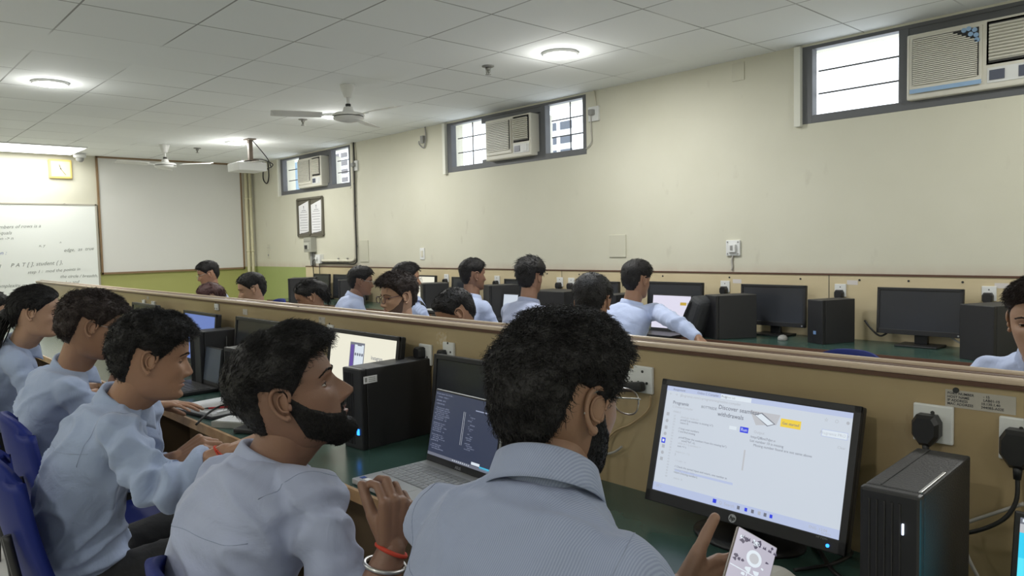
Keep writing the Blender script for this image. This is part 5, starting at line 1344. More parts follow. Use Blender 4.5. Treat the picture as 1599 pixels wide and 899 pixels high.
    for s_ in (-1, 1):
        E_ = HM @ TR(s_*.0735, -.008, -.004) @ RX(-8) @ RZ(-s_*24)
        k = .30*s_
        path = [(.013, .004), (.016, .018), (.010, .030), (-.006, .034), (-.018, .024), (-.020, .006), (-.015, -.010), (-.006, -.022), (.004, -.029)]
        pts = [(s_*(.004+.30*(.016-y)), y, z) for y, z in path]
        tube(body, pts, [.0028, .0038, .0042, .0044, .0042, .0038, .0036, .0042, .0045], n=8, M=E_, sm=4 if near else 2)
        sphere(body, (s_*.003, -.001, .004), (.0045, .015, .026), E_ @ RZ(s_*-17), n=14)
        sphere(body, (s_*.006, .001, -.027), (.0045, .0075, .0075), E_, n=10)
        sphere(body, (s_*.004, .011, -.006), (.004, .004, .008), E_, n=8)
        if near: tube(body, [(s_*.006, .008, -.014), (s_*.0085, -.004, -.010), (s_*.0085, -.010, .004), (s_*.008, -.006, .018), (s_*.006, .004, .022)], .0024, n=6, M=E_)
    # hands
    tips = {}
    if hands:
        for nm in 'RL':
            sh, el, wp, a, s_ = J[nm]
            hd_ = Vector(a['hd']) if 'hd' in a else (wp-el).normalized()+Vector((0, 0, -.25))
            hn = Vector(a['hn']) if 'hn' in a else Vector((0, 0, -1))
            hm_, tip = hand(wp, hd_, hn, s_, a.get('pose', 'mouse'), a.get('thumb', (.45, 18, 20)), a.get('hs', .95), near=near and a.get('fine', True), spread=a.get('spread', 5)); add_mesh(body, hm_); bpy.data.meshes.remove(hm_); tips[nm] = tip
    for f in body.faces: f.smooth = True
    body.transform(inv)
    bo = obj('body', body, [skin, lip], root, recalc=True)
    # --- eyes, lids, brows
    if near or glasses or P.get('face'):
        for s_ in (-1, 1):
            ey = surf_y(s_*.031, .0, P)-.0070
            bm = nb(); sphere(bm, (s_*.031, ey, .0005), .0115, inv @ HM, 0, 20)
            gx, gz = P.get('gaze', (0, 0))
            c = Vector((s_*.031, ey, .0005)); g = Vector((gx, 1, gz)).normalized()
            Xg = inv @ HM @ Matrix.Translation(c+g*.0098) @ g.to_track_quat('Z', 'Y').to_matrix().to_4x4()
            sphere(bm, (0, 0, 0), (.0062, .0062, .0026), Xg, 1, 14)
            obj('eye', bm, [EYEW, IRIS], root)
            bm = nb(); lid = P.get('lid', .25)
            for lo, hi in ((90, 90*(.10+.0)-38*(lid-.25)), (-90, -21)):
                pts = []
                for t_ in np.linspace(0, 1, 7):
                    row = []
                    for az_ in np.linspace(-86, 86, 13):
                        k_ = 1-(az_/86)**2; e_ = -6+(hi+6)*k_ if lo > 0 else -6+(hi+6)*k_; el_ = lo+(e_-lo)*t_
                        x = .0131*math.cos(R(el_))*math.sin(R(az_)); y = .0131*math.cos(R(el_))*math.cos(R(az_)); z = .0131*math.sin(R(el_))
                        row.append(bm.verts.new(inv @ HM @ (c+Vector((x, y, z)))))
                    pts.append(row)
                for a_, b_ in zip(pts, pts[1:]):
                    for i in range(12):
                        f = bm.faces.new((a_[i], a_[i+1], b_[i+1], b_[i])); f.smooth = True
            obj('eyelid', bm, skin, root)
            if near:
                hi_ = 9-38*(lid-.25); E_f = lambda q: R(-6+(hi_+6)*(1-(q/86)**2)); bm = nb(); tube(bm, [tuple(inv @ HM @ (c+Vector((.0138*math.cos(E_f(q))*math.sin(R(q)), .0138*math.cos(E_f(q))*math.cos(R(q)), .0138*math.sin(E_f(q)))))) for q in np.linspace(-74, 74, 9)], [.0003, .0009, .0010, .0009, .0003], n=5, sm=2); obj('eyelash', bm, HAIR, root)
            # brow
            rb = np.random.RandomState(seed+int(s_*3)+9); pts = []
            for k in range(170 if near else 40):
                u = rb.rand(); x = .011+.038*u; z = .0185+.007*math.sin(PI*min(1, u*.85))-.004*u*u+rb.normal(0, .0016)*(1-u*.55)
                pts.append((s_*x, z, s_*(.5+u), .55-.9*u))
            V2, F2 = patch_locks(P, pts, .0075, .0006 if near else .0012, None, seed)
            me = mesh_np('eyebrow', [tuple(inv @ HM @ Vector(v)) for v in V2], F2); link('eyebrow', me, hairm, root)
    # --- beard
    if beard:
        n2, m2 = (150, 120) if near else (56, 46)
        N_ = shell_normals(B); 
        if (N_[nzz//2, 0]*B[nzz//2, 0]).sum() < 0: N_ = -N_
        a = np.degrees(np.abs(np.arctan2(np.sin(TH), np.cos(TH))))
        topz = np.interp(a, [0, 12, 20, 32, 50, 70, 84, 92], [-.078, -.076, -.062, -.058, -.046, -.024, .016, .016]); botz = np.interp(a, [0, 30, 60, 92], [-.13, -.13, -.125, -.090])
        mk = ss(-.004, .016, topz-ZZ)*ss(0, .012, ZZ-botz)*ss(96, 86, a)
        must = ss(.0, .003, ZZ+.0585)*ss(.0, .004, -.0475-ZZ)*ss(24, 16, a)*.75
        sidem = ss(.012, .017, np.abs(B[..., 0]))*ss(.026, .021, np.abs(B[..., 0]))*ss(-.080, -.074, ZZ)*ss(-.050, -.056, ZZ)*(B[..., 1] > 0)*.7
        mk = np.maximum(np.maximum(mk, must), sidem)
        T = beard['t']*(.55+.45*ss(-.05, -.10, ZZ))
        V3 = B+N_*((T*mk-.0035*(1-mk))[..., None])
        V3[..., 2] -= beard.get('down', .006)*mk*ss(-.085, -.11, ZZ)
        Vs = V3.reshape(-1, 3); F = grid_faces(nzz, nth)
        rnd = np.random.RandomState(seed+40); w = mk.reshape(-1)**1.2; ns = beard.get('n', 2600 if near else 300); idx = rnd.choice(len(w), ns, p=w/w.sum())
        nn = N_.reshape(-1, 3)[idx]; comb = np.tile([0, .25, -1.], (ns, 1))+rnd.normal(0, .4, (ns, 3)); dd = comb-nn*(comb*nn).sum(1, keepdims=True); dd /= np.linalg.norm(dd, axis=1, keepdims=True); dd = dd+nn*.35; dd /= np.linalg.norm(dd, axis=1, keepdims=True)
        V2, F2 = strands(Vs[idx], dd, beard['t']*1.0+.002, .0006 if near else .0015, 3, .0012, rnd)
        o_ = len(Vs); Vx = np.concatenate([Vs, V2])
        me = mesh_np('beard', [tuple(inv @ HM @ Vector(v)) for v in Vx], F+[tuple(i+o_ for i in f) for f in F2]); link('beard', me, beard.get('m', hairm), root)
    # --- hair
    Vh, Fh = make_hair(P, H, near, seed)
    if ponytail:
        rnd = np.random.RandomState(3); 
        n_ = 500; ro = np.stack([rnd.normal(0, .012, n_), -.135+rnd.normal(0, .01, n_), -.04+rnd.normal(0, .014, n_)], 1); di = np.tile([0, -.35, -1.0], (n_, 1))+rnd.normal(0, .10, (n_, 3)); di /= np.linalg.norm(di, axis=1, keepdims=True)
        V2, F2 = strands(ro, di, .22, .004, 8, .010, rnd); o_ = len(Vh); Vh = np.concatenate([Vh, V2]); Fh = Fh+[tuple(i+o_ for i in f) for f in F2]
        t_ = nb(); sphere(t_, (0, -.125, -.02), (.035, .035, .035), n=14); tm = [v.co.copy() for v in t_.verts]; t_.verts.index_update(); o_ = len(Vh); Vh = np.concatenate([Vh, np.array([tuple(v) for v in tm])]); Fh = Fh+[tuple(v.index+o_ for v in f.verts) for f in t_.faces]; t_.free()
    X = np.array(inv @ HM); Vw = Vh @ X[:3, :3].T+X[:3, 3]
    link('hair', mesh_np('hair', Vw, Fh), hairm, root)
    # --- glasses
    if glasses:
        gm = mat('glasses_metal', (.45, .45, .44), .3, .9) if glasses == 'metal' else mat('dark_red_glasses', (.05, .012, .015), .3)
        gr = .0013 if glasses == 'metal' else .0022
        bm = nb(); GX = inv @ HM
        yl = surf_y(0, .0, P)+.014
        for s_ in (-1, 1):
            pts = []
            for k in range(25):
                a_ = 2*PI*k/24; ca, sa = math.cos(a_), math.sin(a_)
                pts.append((s_*.0335+.0245*math.copysign(abs(ca)**.8, ca), yl-.004*abs(ca)*0-.10*abs(s_*.0335+.0245*ca)**1.0*.12, -.004+.0195*math.copysign(abs(sa)**.8, sa)))
            tube(bm, pts, gr, n=6, sm=0, M=GX)
            tube(bm, [(s_*.057, yl-.004, .004), (s_*.074, yl-.022, .009), (s_*.0785, .018, .016), (s_*.0785, -.006, .026), (s_*.079, -.026, .018), (s_*.079, -.034, -.006)], gr*.95, n=6, M=GX)
        tube(bm, [(-.010, yl, .000), (0, yl+.002, .003), (.010, yl, .000)], gr, n=6, M=GX)
        go = obj('glasses', bm, gm, root)
        bm = nb()
        for s_ in (-1, 1):
            vv = [bm.verts.new(GX @ Vector((s_*.0335+.0235*math.cos(2*PI*k/20), yl-.0005, -.004+.0185*math.sin(2*PI*k/20)))) for k in range(20)]
            bm.faces.new(vv)
        obj('lens', bm, M_GLASS, go)
    # --- shirt
    bm = nb(); loft(bm, secs(1.0, .008, 1.0), 36)
    jl = []
    for nm in 'RL':
        sh, el, wp, a, s_ = J[nm]
        k = sleeve*.86
        rcap(bm, chest+(sh-chest)*.55-Vector((0, 0, .005)), sh, .060*k/.86, .068*k, 18); rcap(bm, sh, sh.lerp(el, .5), .069*k, .064*k, 18); rcap(bm, sh.lerp(el, .5), el, .064*k, .056*k, 18)
        ce = a.get('cuff', .85)
        rcap(bm, el, el.lerp(wp, ce*.5), .057*k, .053*k, 18)
        p1 = el.lerp(wp, ce*.5); p2 = el.lerp(wp, ce); dd = (p2-p1).normalized()
        cyl(bm, p1-dd*.01, p2, .052*k, .045*k, n=20)
        ax = (el-sh).normalized(); ax2 = (wp-el).normalized()
        jl += [(el, .13, .9, (ax+ax2).normalized()), (sh.lerp(el, .25), .12, .5, ax)]
    sme = remeshed(bm, vox, 3 if near else 2)
    wrinkle(sme, (.025 if near else .013)*wr, seed*1.7, jl)
    sme = smooth_me(sme, 5 if near else 2)
    # buttons / seams drawn on the cloth surface
    bvh = BVHTree.FromPolygons([v.co.copy() for v in sme.vertices], [tuple(p.vertices) for p in sme.polygons])
    sme.transform(inv); so = link('shirt', sme, shirt, root)
    # collar
    bm = nb(); nc = 56 if near else 28; gap = 26
    nf = (neckTop-NBp).normalized(); nf = (nf*.55+Vector((0, 0, 1))*.45).normalized(); f2 = (fw-nf*fw.dot(nf)).normalized(); r2 = f2.cross(nf)
    cn = NBp+fw*.006-Vector((0, 0, .012)); rows = []
    prof = [(.001, -.030), (.0, -.004), (-.001, .022), (.002, .028), (.007, .025), (.011, .010), (.016, -.010), (.019, -.021)]
    for i in range(nc+1):
        a_ = gap+(360-2*gap)*i/nc; fr = max(0, 1-min(a_-gap, 360-gap-a_)/38)
        row = []
        for k, (dr, dz) in enumerate(prof):
            ex = fr**1.5*(.030 if k >= 6 else .016 if k == 5 else 0); rad = .066+dr+(.004*fr if k > 3 else 0)
            aa = R(a_)*1.0
            row.append(cn+(f2*math.cos(aa)*(rad*.97)+r2*math.sin(aa)*rad*1.0)+nf*(dz-ex-.010*math.cos(aa)+.004)+f2*(ex*.6))
        rows.append([inv @ p for p in row])
    def sheet(bm, rows, th=.0016):
        A = [[bm.verts.new(p) for p in r_] for r_ in rows]; B_ = []
        for i, r_ in enumerate(rows):
            rb = []
            for k, p in enumerate(r_):
                t1 = Vector(rows[min(i+1, len(rows)-1)][k])-Vector(rows[max(i-1, 0)][k]); t2 = Vector(r_[min(k+1, len(r_)-1)])-Vector(r_[max(k-1, 0)]); n_ = t1.cross(t2).normalized()
                rb.append(bm.verts.new(Vector(p)+n_*th))
            B_.append(rb)
        m_, n_ = len(rows), len(rows[0])
        for i in range(m_-1):
            for k in range(n_-1):
                bm.faces.new((A[i][k], A[i+1][k], A[i+1][k+1], A[i][k+1])); bm.faces.new((B_[i][k], B_[i][k+1], B_[i+1][k+1], B_[i+1][k]))
        for i in range(m_-1):
            for k in (0, n_-1): bm.faces.new((A[i][k], A[i+1][k], B_[i+1][k], B_[i][k]))
        for k in range(n_-1):
            for i in (0, m_-1): bm.faces.new((A[i][k], A[i][k+1], B_[i][k+1], B_[i][k]))
    sheet(bm, rows)
    for f in bm.faces: f.smooth = True
    obj('collar', bm, shirt, so)
    if seams:
        def seam(points, cen, nm='seam', lim=9):
            out = []
            for p in points:
                d_ = (cen-p).normalized(); h = bvh.ray_cast(p, d_)
                if h[0] is not None and (h[0]-cen).length < lim: out.append(inv @ (h[0]+h[1]*.0002))
            if len(out) > 3:
                b2 = nb(); tube(b2, out, .0007, n=5, sm=0); obj(nm, b2, mat('shirt_seam', (.29, .335, .46), .8), so)
        for nm in 'RL':
            sh, el, wp, a, s_ = J[nm]; ax = ((el-sh).normalized()*.45+rt*s_*.8).normalized(); c_ = sh-ax*.012
            u_ = ax.orthogonal().normalized(); v_ = ax.cross(u_); seam([c_+(u_*math.cos(q)+v_*math.sin(q))*.3 for q in np.linspace(0, 2*PI, 60)], c_, 'seam', .125)
        c_ = spine(.80); seam([c_+(-fw*math.cos(q)+rt*math.sin(q))*.5 for q in np.linspace(-1.25, 1.25, 50)], c_)
    # trousers and shoes
    if legs:
        bm = nb(); loft(bm, [(PV+Vector((0, 0, -.08)), rt, fw, .165, .14, 2.4), (PV+Vector((0, 0, .0)), rt, fw, .176, .138, 2.5), (PV+Vector((0, 0, .10)), rt, fw, .168, .128, 2.5)], 30)
        for s_ in (1, -1):
            hip = PV+rt*s_*.09+Vector((0, 0, -.02)); kn = (hip+fw*.40 if not stand else hip+Vector((0, 0, -.45)))
            if not stand: kn.z = .48
            if knees: kn = Vector(knees[0 if s_ == 1 else 1])
            an = Vector((kn.x, kn.y, .10)) if not stand else Vector((kn.x, kn.y, .10))
            rcap(bm, hip, kn, .092, .068, 16); rcap(bm, kn, an, .064, .05, 16)
        tm = remeshed(bm, .010 if near else .016, 3); wrinkle(tm, .008, seed+2.2); tm.transform(inv); link('trousers', tm, TROU, root)
        for s_ in (1, -1):
            hip = PV+rt*s_*.09; kn = (hip+fw*.40 if not stand else hip)
            if knees: kn = Vector(knees[0 if s_ == 1 else 1])
            b2 = nb(); rcap(b2, Vector((kn.x, kn.y, .045))-fw*.05, Vector((kn.x, kn.y, .04))+fw*.15, .042, .036, 14); b2.transform(inv); obj('shoe', b2, SHOE, root)
    return root, J, HM, tips

def ring_on(arm0, arm1, u, r, label_name, m, tubr=.0018, tilt=(0, 0), beads=0, squash=1.0):
    """a band around a forearm, as world-space mesh data"""
    c = Vector(arm0).lerp(Vector(arm1), u); ax = (Vector(arm1)-Vector(arm0)).normalized()
    a_ = ax.orthogonal().normalized(); b_ = ax.cross(a_); bm = nb()
    tube(bm, [c+(a_*math.cos(q)+b_*math.sin(q)*squash)*r+ax*(tilt[0]*math.cos(q)+tilt[1]*math.sin(q)) for q in np.linspace(0, 2*PI, 28)], tubr, n=6, sm=0)
    return bm
# ---- the man nearest the camera
FH = dep(878, 621, 1.12)
fwF = hdg(2)
Fwr = dep(1063, 922, 1.22); Fel = Fwr+Vector((-.17, -.15, -.10))
nbF = dep(846, 745, 1.05)
F_dir = (CR*.78+CU*.40+CF*.40)
r_, J, HMf, tp = person('person nearest the camera seen from behind, striped blue shirt, wavy black hair, holding a phone', FH, -2, -6, 3, body_yaw=6, near=True,
   P=dict(gaze=(0, -.3)), H=dict(top=.018, side=.017, back=.017, rough=.007, freq=30, n=11000, len=1.0, curl=.007, jit=.45, lift=.14, fade=.03, comb=(.2, .2, -.6), fringe=.010, r=.0009, z0=-.01),
   skin=SK4, lip=LIP, shirt=SH_B, seed=11, nbase=nbF, pelvis=(nbF.x+.02, nbF.y-.22, .53), glasses='metal', beard=dict(t=.003, n=1800), slouch=.02, sw=.158, seams=True, wr=.6,
   arms=dict(L=dict(el=Fel, wr=Fwr, hd=(CR*.92+CU*.16+CF*.25), hn=(-CF*.9+CU*.25+CR*.1), pose='grip', thumb=(.56, 4, 2), cuff=.72, hs=.93, spread=3),
             R=dict(el=dep(1025, 1040, 1.05), wr=dep(1150, 1010, 1.22), pose='relax', cuff=.9)))
# ring on his hand, phone
pt = [dep(px, py, t) for px, py, t in ((1153, 820, 1.185), (1208, 851, 1.185), (1092, 899, 1.13))]
a_, b_, c_ = pt; ex = (b_-a_).normalized(); ez = (a_-c_); ez = (ez-ex*ez.dot(ex)).normalized(); ey = ez.cross(ex)
PM = Matrix(((ex.x, ey.x, ez.x, 0), (ex.y, ey.y, ez.y, 0), (ex.z, ey.z, ez.z, 0), (0, 0, 0, 1)))
w_ = .072; h_ = .155; cen = a_+ex*w_/2-ez*h_/2+ey*0
if ey.dot(CF) < 0: ey = -ey
t = thing('smartphone', 'phone with a black and white comic picture held by the man nearest the camera', 'phone', cen); t.matrix_world = Matrix.Translation(cen) @ PM
bm = nb(); box(bm, (0, .004, 0), (w_, .008, h_), None, .0035, seg=3); obj('case', bm, mat('phone_case', (.30, .27, .25), .3, .5), t)
bm = nb(); box(bm, (0, -.0003, 0), (w_-.004, .0012, h_-.004), None, .0005); so = obj('screen', bm, mat('phone_screen', (.02, .02, .02), .2, emit=(.40, .38, .46), es=1.0), t)
bm = nb(); rp = random.Random(9)
P = lambda x0, z0, x1, z1, mi, d=.0012: plate(bm, x0, z0, x1, z1, -d, mi, th=.0002)
hw, hh = w_/2-.003, h_/2-.003
P(-hw, hh-.060, hw, hh-.0585, 0); P(-hw, hh-.098, hw, hh-.0965, 0); P(-.004, hh-.098, -.0025, hh-.060, 0)
cyl(bm, (.002, -.0011, hh-.034), (.002, -.0014, hh-.034), .013, n=24, mi=0); cyl(bm, (.002, -.0014, hh-.034), (.002, -.0016, hh-.034), .008, n=24, mi=2)
for k in range(60):
    x = rp.uniform(-hw+.004, hw-.006); z = rp.uniform(-hh+.01, hh-.004); s = rp.uniform(.002, .006)
    if abs(x-.002) < .016 and abs(z-hh+.034) < .018: continue
    n = rp.randrange(5, 8); vs = [bm.verts.new((x+s*rp.uniform(.6, 1.3)*math.cos(2*PI*i/n), -.0013, z+s*rp.uniform(.4, 1.2)*math.sin(2*PI*i/n))) for i in range(n)]
    f = bm.faces.new(vs[::-1]); f.material_index = 1 if k % 3 else 0
for k in range(7): x = -hw+.006+k*.0095; vs = [bm.verts.new((x+q*.005, -.0013, hh-.012+e*.004)) for q, e in ((0, 0), (.3, 1.2), (.6, .5), (1, 1.4), (1.3, 0))]; f = bm.faces.new(vs[::-1]); f.material_index = 1
for k in range(9): x = rp.uniform(-hw+.004, hw-.01); z = rp.uniform(-hh+.004, hh-.07); P(x, z, x+rp.uniform(.004, .012), z+.0008, 1)
obj('comic_picture', bm, [M_SCRTAB, mat('comic_black', (.02, .02, .02), .2, emit=(.05, .04, .08), es=1), M_SCRGREY], so, recalc=False)

# ---- the bearded man
EH = dep(456, 617, 1.53)
nbE = dep(418, 722, 1.53)
fwE = hdg(-8)
Ewr = dep(612, 856, 1.38); Eel = dep(556, 985, 1.34)
r_, J, HMe, tp = person('bearded person in profile looking up, pale lavender shirt, one hand raised', EH, -31, 20, -2, body_yaw=-2, near=True,
   P=dict(gaze=(.0, .25), nose=1.3), H=dict(top=.022, side=.005, back=.007, rough=.006, freq=32, n=10000, len=1.1, curl=.005, jit=.28, lift=.12, fade=.07, comb=(0, 1.0, .1), fringe=.010, quiff=.004, z0=.0, z1=.07, r=.0009),
   skin=SK2, lip=LIP2, shirt=SH_C, seed=21, nbase=nbE, pelvis=(nbE.x-.04, nbE.y-.13, .53), beard=dict(t=.0042, n=6500, down=.009), wr=1.35, slouch=.04, sw=.162, seams=True,
   arms=dict(R=dict(sh=dep(484, 780, 1.45), el=Eel, wr=Ewr, hd=(CU*1.0+CR*.12+CF*.05), hn=(CF*.75-CR*.6), pose='pinch', thumb=(.25, 30, 14), cuff=.30, spread=2),
             L=dict(sh=dep(348, 752, 1.68), el=dep(312, 860, 1.78), wr=dep(420, 985, 1.76), pose='relax', cuff=.9)))
inv = Matrix.Translation(-r_.location)
for nm, u, r0, tb, m_, lb, tl in (('bracelet', .80, .036, .0042, M_METAL, 'bright steel bracelet', (.008, .010)), ('wrist_thread', .98, .029, .0042, THREAD, 'thick red thread bound round the wrist', (0, .002))):
    bm = ring_on(Eel, Ewr, u, r0, nm, m_, tb, tl); bm.transform(inv); o = obj(nm, bm, m_, r_); o['label'] = lb

# ---- the leaning student with red threads
DH = dep(238, 560, 2.15)
nbD = dep(190, 625, 2.17)
Dwr = dep(352, 706, 2.02); Del = dep(262, 770, 1.98)
DwL = dep(278, 716, 2.2); DeL = dep(215, 742, 2.32)
r_, J, HMd, tp = person('person leaning over the desk, light blue shirt, curly black hair, red wrist threads', DH, -14, -8, 0, body_yaw=-4, near=True,
   P=dict(gaze=(0, -.5), lid=.55), H=dict(top=.022, side=.014, back=.013, rough=.009, freq=32, n=9000, len=1.0, curl=.007, jit=.5, lift=.18, fade=.05, comb=(0, .6, -.2), fringe=.014, z0=.0, r=.001),
   skin=SK1, shirt=SH_A, seed=31, nbase=nbD, pelvis=tuple(dep(125, 905, 2.25)), wr=1.35, slouch=.06, sw=.165, seams=True, knees=(tuple(dep(345, 850, 2.25)), tuple(dep(335, 800, 2.55))),
   arms=dict(R=dict(sh=dep(180, 676, 2.05), el=Del, wr=Dwr, hd=(CR*1.0+CU*.38+CF*.30), hn=(-CU), pose='relax', cuff=.72),
             L=dict(sh=dep(225, 640, 2.34), el=DeL, wr=DwL, hd=(CR*.75+CU*.50+CF*.1), hn=(-CU*.5+CF*.5-CR*-.3), pose='pinch', thumb=(.4, 20, 25), cuff=.75)))
inv = Matrix.Translation(-r_.location)
fa = Dwr+(Dwr-Del).normalized()*.0
for u, tl in ((.90, (.004, .0)), (.97, (-.004, .006))):
    bm = ring_on(Del, Dwr, u, .030, 'wrist_thread', THREAD, .0022, tl); bm.transform(inv); o = obj('wrist_thread', bm, THREAD, r_); o['label'] = 'thin red thread round the wrist'
a_ = dep(318, 722, 1.93); b_ = dep(352, 712, 1.93); c_ = dep(345, 728, 1.86)
t = thing('smartphone', 'phone with a pale green screen held by the leaning student', 'phone', dep(336, 716, 2.13), 0)
M_ = frame((CF*.35+CR*.9+CU*.25), (CU*.9-CF*.45)); t.matrix_world = Matrix.Translation(dep(338, 715, 2.13)) @ M_
bm = nb(); box(bm, (0, 0, 0), (.07, .145, .008), None, .003); obj('case', bm, M_BLK, t)
bm = nb(); box(bm, (0, 0, .0044), (.064, .138, .001)); box(bm, (0, .03, .0052), (.05, .03, .0006), mi=1); obj('screen', bm, [mat('pale_green_screen', (.02, .02, .02), .3, emit=(.45, .58, .50), es=1), M_SCRTAB], t)

# ---- the second and first students of the near row
CH = dep(143, 511, 2.85); nbC = dep(112, 570, 2.9)
Cw = dep(238, 632, 2.85)
person('person with messy dark brown hair between the long-haired girl and the leaning student', CH, -6, -14, 0, body_yaw=0, near=True,
   P=dict(gaze=(0, -.5), lid=.5), H=dict(top=.024, side=.018, back=.020, rough=.010, freq=34, n=4500, len=1.0, curl=.007, jit=.6, lift=.25, comb=(.2, .4, -.4), fringe=.014, r=.0015), skin=SK1, shirt=SH_A, hairm=HAIRB, seed=41,
   nbase=nbC, pelvis=tuple(dep(80, 760, 2.95)), slouch=.06, sw=.168, glasses='metal', shvox=.0075, wr=.8,
   arms=dict(R=dict(el=dep(178, 690, 2.85), wr=Cw, hd=(CR*1.0+CF*.2), hn=-CU, pose='flat', fine=False), L=dict(wr=dep(182, 588, 3.1), el=dep(160, 660, 3.2), hd=CU, hn=-CR, pose='relax', fine=False)))
BH = dep(58, 488, 3.65); nbB = dep(32, 535, 3.7)
person('girl with black hair tied back in a light blue shirt at the left edge', BH, -20, -6, 0, body_yaw=-6, near=True,
   P=dict(gaze=(0, -.4), lid=.5, jaw=.94, nose=.85), H=dict(line='long', top=.016, side=.010, back=.022, rough=.003, freq=14, n=2200, len=2.2, curl=.002, jit=.12, lift=.08, comb=(0, -1.0, -.5), r=.0018), skin=SK3, shirt=SH_A, seed=51,
   nbase=nbB, pelvis=tuple(dep(5, 680, 3.8)), slouch=.05, sw=.155, ponytail=True, shvox=.010)
person('dark-haired person mostly cut off by the left edge behind the tied-hair girl', dep(-14, 490, 4.5), -20, -5, 0, body_yaw=-5, H=dict(top=.02, side=.014, back=.02, line='long'), seed=53, skin=SK3)

# ---- the far side
def far(label, px, py, t, yaw, **k):
    py_off = k.pop('dz', 0)
    return person(label, dep(px, py, t)+Vector((0, 0, py_off)), yaw, **k)
HF = lambda **k: dict(dict(top=.020, side=.010, back=.012, rough=.004, freq=30, jit=.4, lift=.15, comb=(0, .8, -.3), n=500, r=.0022), **k)
# along the window wall
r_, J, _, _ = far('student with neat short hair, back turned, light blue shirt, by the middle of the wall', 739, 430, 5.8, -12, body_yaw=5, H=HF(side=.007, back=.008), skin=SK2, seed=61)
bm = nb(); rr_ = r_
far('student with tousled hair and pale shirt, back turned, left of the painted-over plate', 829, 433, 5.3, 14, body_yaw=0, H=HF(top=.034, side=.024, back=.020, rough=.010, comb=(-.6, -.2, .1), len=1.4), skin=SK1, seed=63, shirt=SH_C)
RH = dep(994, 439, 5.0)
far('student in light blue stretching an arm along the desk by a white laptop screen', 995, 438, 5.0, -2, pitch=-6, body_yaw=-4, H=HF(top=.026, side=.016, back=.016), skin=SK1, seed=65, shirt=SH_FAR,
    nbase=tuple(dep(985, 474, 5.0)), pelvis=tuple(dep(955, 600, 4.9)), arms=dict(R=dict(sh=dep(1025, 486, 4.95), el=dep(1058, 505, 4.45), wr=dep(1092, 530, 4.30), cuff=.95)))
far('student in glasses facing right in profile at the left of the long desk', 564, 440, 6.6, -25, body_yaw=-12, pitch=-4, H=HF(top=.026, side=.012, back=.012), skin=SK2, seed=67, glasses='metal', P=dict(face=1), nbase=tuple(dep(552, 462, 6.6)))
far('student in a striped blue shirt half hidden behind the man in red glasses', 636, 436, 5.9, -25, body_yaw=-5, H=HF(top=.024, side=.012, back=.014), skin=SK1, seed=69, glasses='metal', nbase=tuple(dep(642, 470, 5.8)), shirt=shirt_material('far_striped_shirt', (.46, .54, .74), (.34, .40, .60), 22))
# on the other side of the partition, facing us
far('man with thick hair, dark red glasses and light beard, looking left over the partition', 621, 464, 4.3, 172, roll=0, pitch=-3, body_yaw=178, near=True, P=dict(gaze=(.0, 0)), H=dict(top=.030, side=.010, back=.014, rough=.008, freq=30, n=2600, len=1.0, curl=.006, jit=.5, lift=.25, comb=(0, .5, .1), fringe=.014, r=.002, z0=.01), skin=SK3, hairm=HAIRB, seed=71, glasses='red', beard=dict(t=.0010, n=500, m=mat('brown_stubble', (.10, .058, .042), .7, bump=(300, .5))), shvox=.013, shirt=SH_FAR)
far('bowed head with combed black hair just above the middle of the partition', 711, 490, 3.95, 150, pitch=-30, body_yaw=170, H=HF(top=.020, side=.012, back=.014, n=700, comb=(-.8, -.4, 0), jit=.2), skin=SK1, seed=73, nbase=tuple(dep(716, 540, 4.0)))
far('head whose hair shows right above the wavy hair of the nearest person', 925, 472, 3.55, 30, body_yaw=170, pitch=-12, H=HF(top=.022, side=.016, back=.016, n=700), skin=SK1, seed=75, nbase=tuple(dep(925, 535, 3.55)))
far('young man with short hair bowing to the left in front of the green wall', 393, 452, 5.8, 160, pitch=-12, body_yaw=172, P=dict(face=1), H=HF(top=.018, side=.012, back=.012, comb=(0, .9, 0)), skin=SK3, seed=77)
far('girl with long black hair looking down, in front of the first black case', 484, 464, 5.4, 150, pitch=-24, body_yaw=172, P=dict(face=1, lid=.7), H=HF(line='long', top=.014, side=.018, back=.045, comb=(0, -1, -.6), jit=.12, len=2.0, n=700, fade=.01), skin=SK1, seed=79)
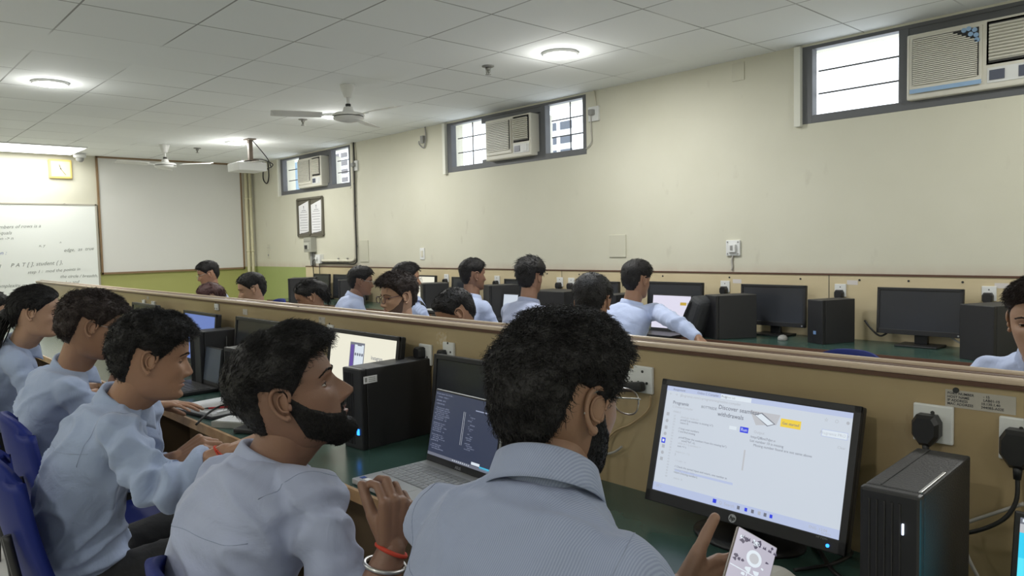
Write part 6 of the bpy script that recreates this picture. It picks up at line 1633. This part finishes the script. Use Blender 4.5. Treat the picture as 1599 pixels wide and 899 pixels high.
far('man in glasses farthest back, looking down to the left below the blank board', 325, 428, 7.6, 162, pitch=-14, body_yaw=172, P=dict(face=1), H=HF(top=.022, side=.010, back=.010), skin=SK1, seed=81, glasses='metal')
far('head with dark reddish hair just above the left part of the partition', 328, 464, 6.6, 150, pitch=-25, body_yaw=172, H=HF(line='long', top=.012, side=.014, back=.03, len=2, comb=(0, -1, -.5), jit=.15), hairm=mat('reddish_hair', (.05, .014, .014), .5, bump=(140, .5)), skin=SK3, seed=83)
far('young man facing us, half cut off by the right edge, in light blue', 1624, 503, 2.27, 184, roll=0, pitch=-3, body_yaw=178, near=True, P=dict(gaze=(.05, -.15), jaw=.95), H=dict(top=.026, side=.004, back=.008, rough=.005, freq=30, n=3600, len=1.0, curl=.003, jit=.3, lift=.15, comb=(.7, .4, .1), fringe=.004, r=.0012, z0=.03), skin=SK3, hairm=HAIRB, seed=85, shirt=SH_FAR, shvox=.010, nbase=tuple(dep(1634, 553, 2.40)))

# ---- chairs
def chair_at(px, py, zt, rz, label, first=False):
    c = at(px, py, 'z', zt); x, y = c.x, c.y+.28
    if first: ch0.location = (x, y, 0); ch0.rotation_euler = (0, 0, R(rz)); return ch0
    return copy_tree(ch0, (x, y, 0), rz, label)
def seat_for(x, y, rz, label, zs=1.0):
    t = copy_tree(ch0, (x, y, 0), rz, label); t.scale = (1, 1, zs); return t
ch0.location = (-2.40, .60, 0); ch0.rotation_euler = (0, 0, R(-4))
seat_for(-2.98, .72, -2, 'blue chair at the left edge behind the messy-haired student')
seat_for(-4.38, .76, -5, 'dark blue chair at the left edge behind the girl with tied hair')
seat_for(-1.36, .70, -8, 'blue chair whose back tops the lower edge behind the bearded man', .96)
seat_for(nbF.x+.05, nbF.y-.22, 0, 'blue chair of the man nearest the camera, below the view')
for (px, py, z, rz, s) in [(438, 466, .90, 180, 'blue chair back peeping over the partition left of the long-haired girl'), (1328, 546, .87, 180, 'pale blue rounded chair back just above the partition at the right')]:
    p = at(px, py, 'y', 2.85 if px > 1000 else 3.35)
    t = copy_tree(ch0, (p.x, p.y-.28, 0), rz, s)
    t.scale = (1, 1, p.z/.91)
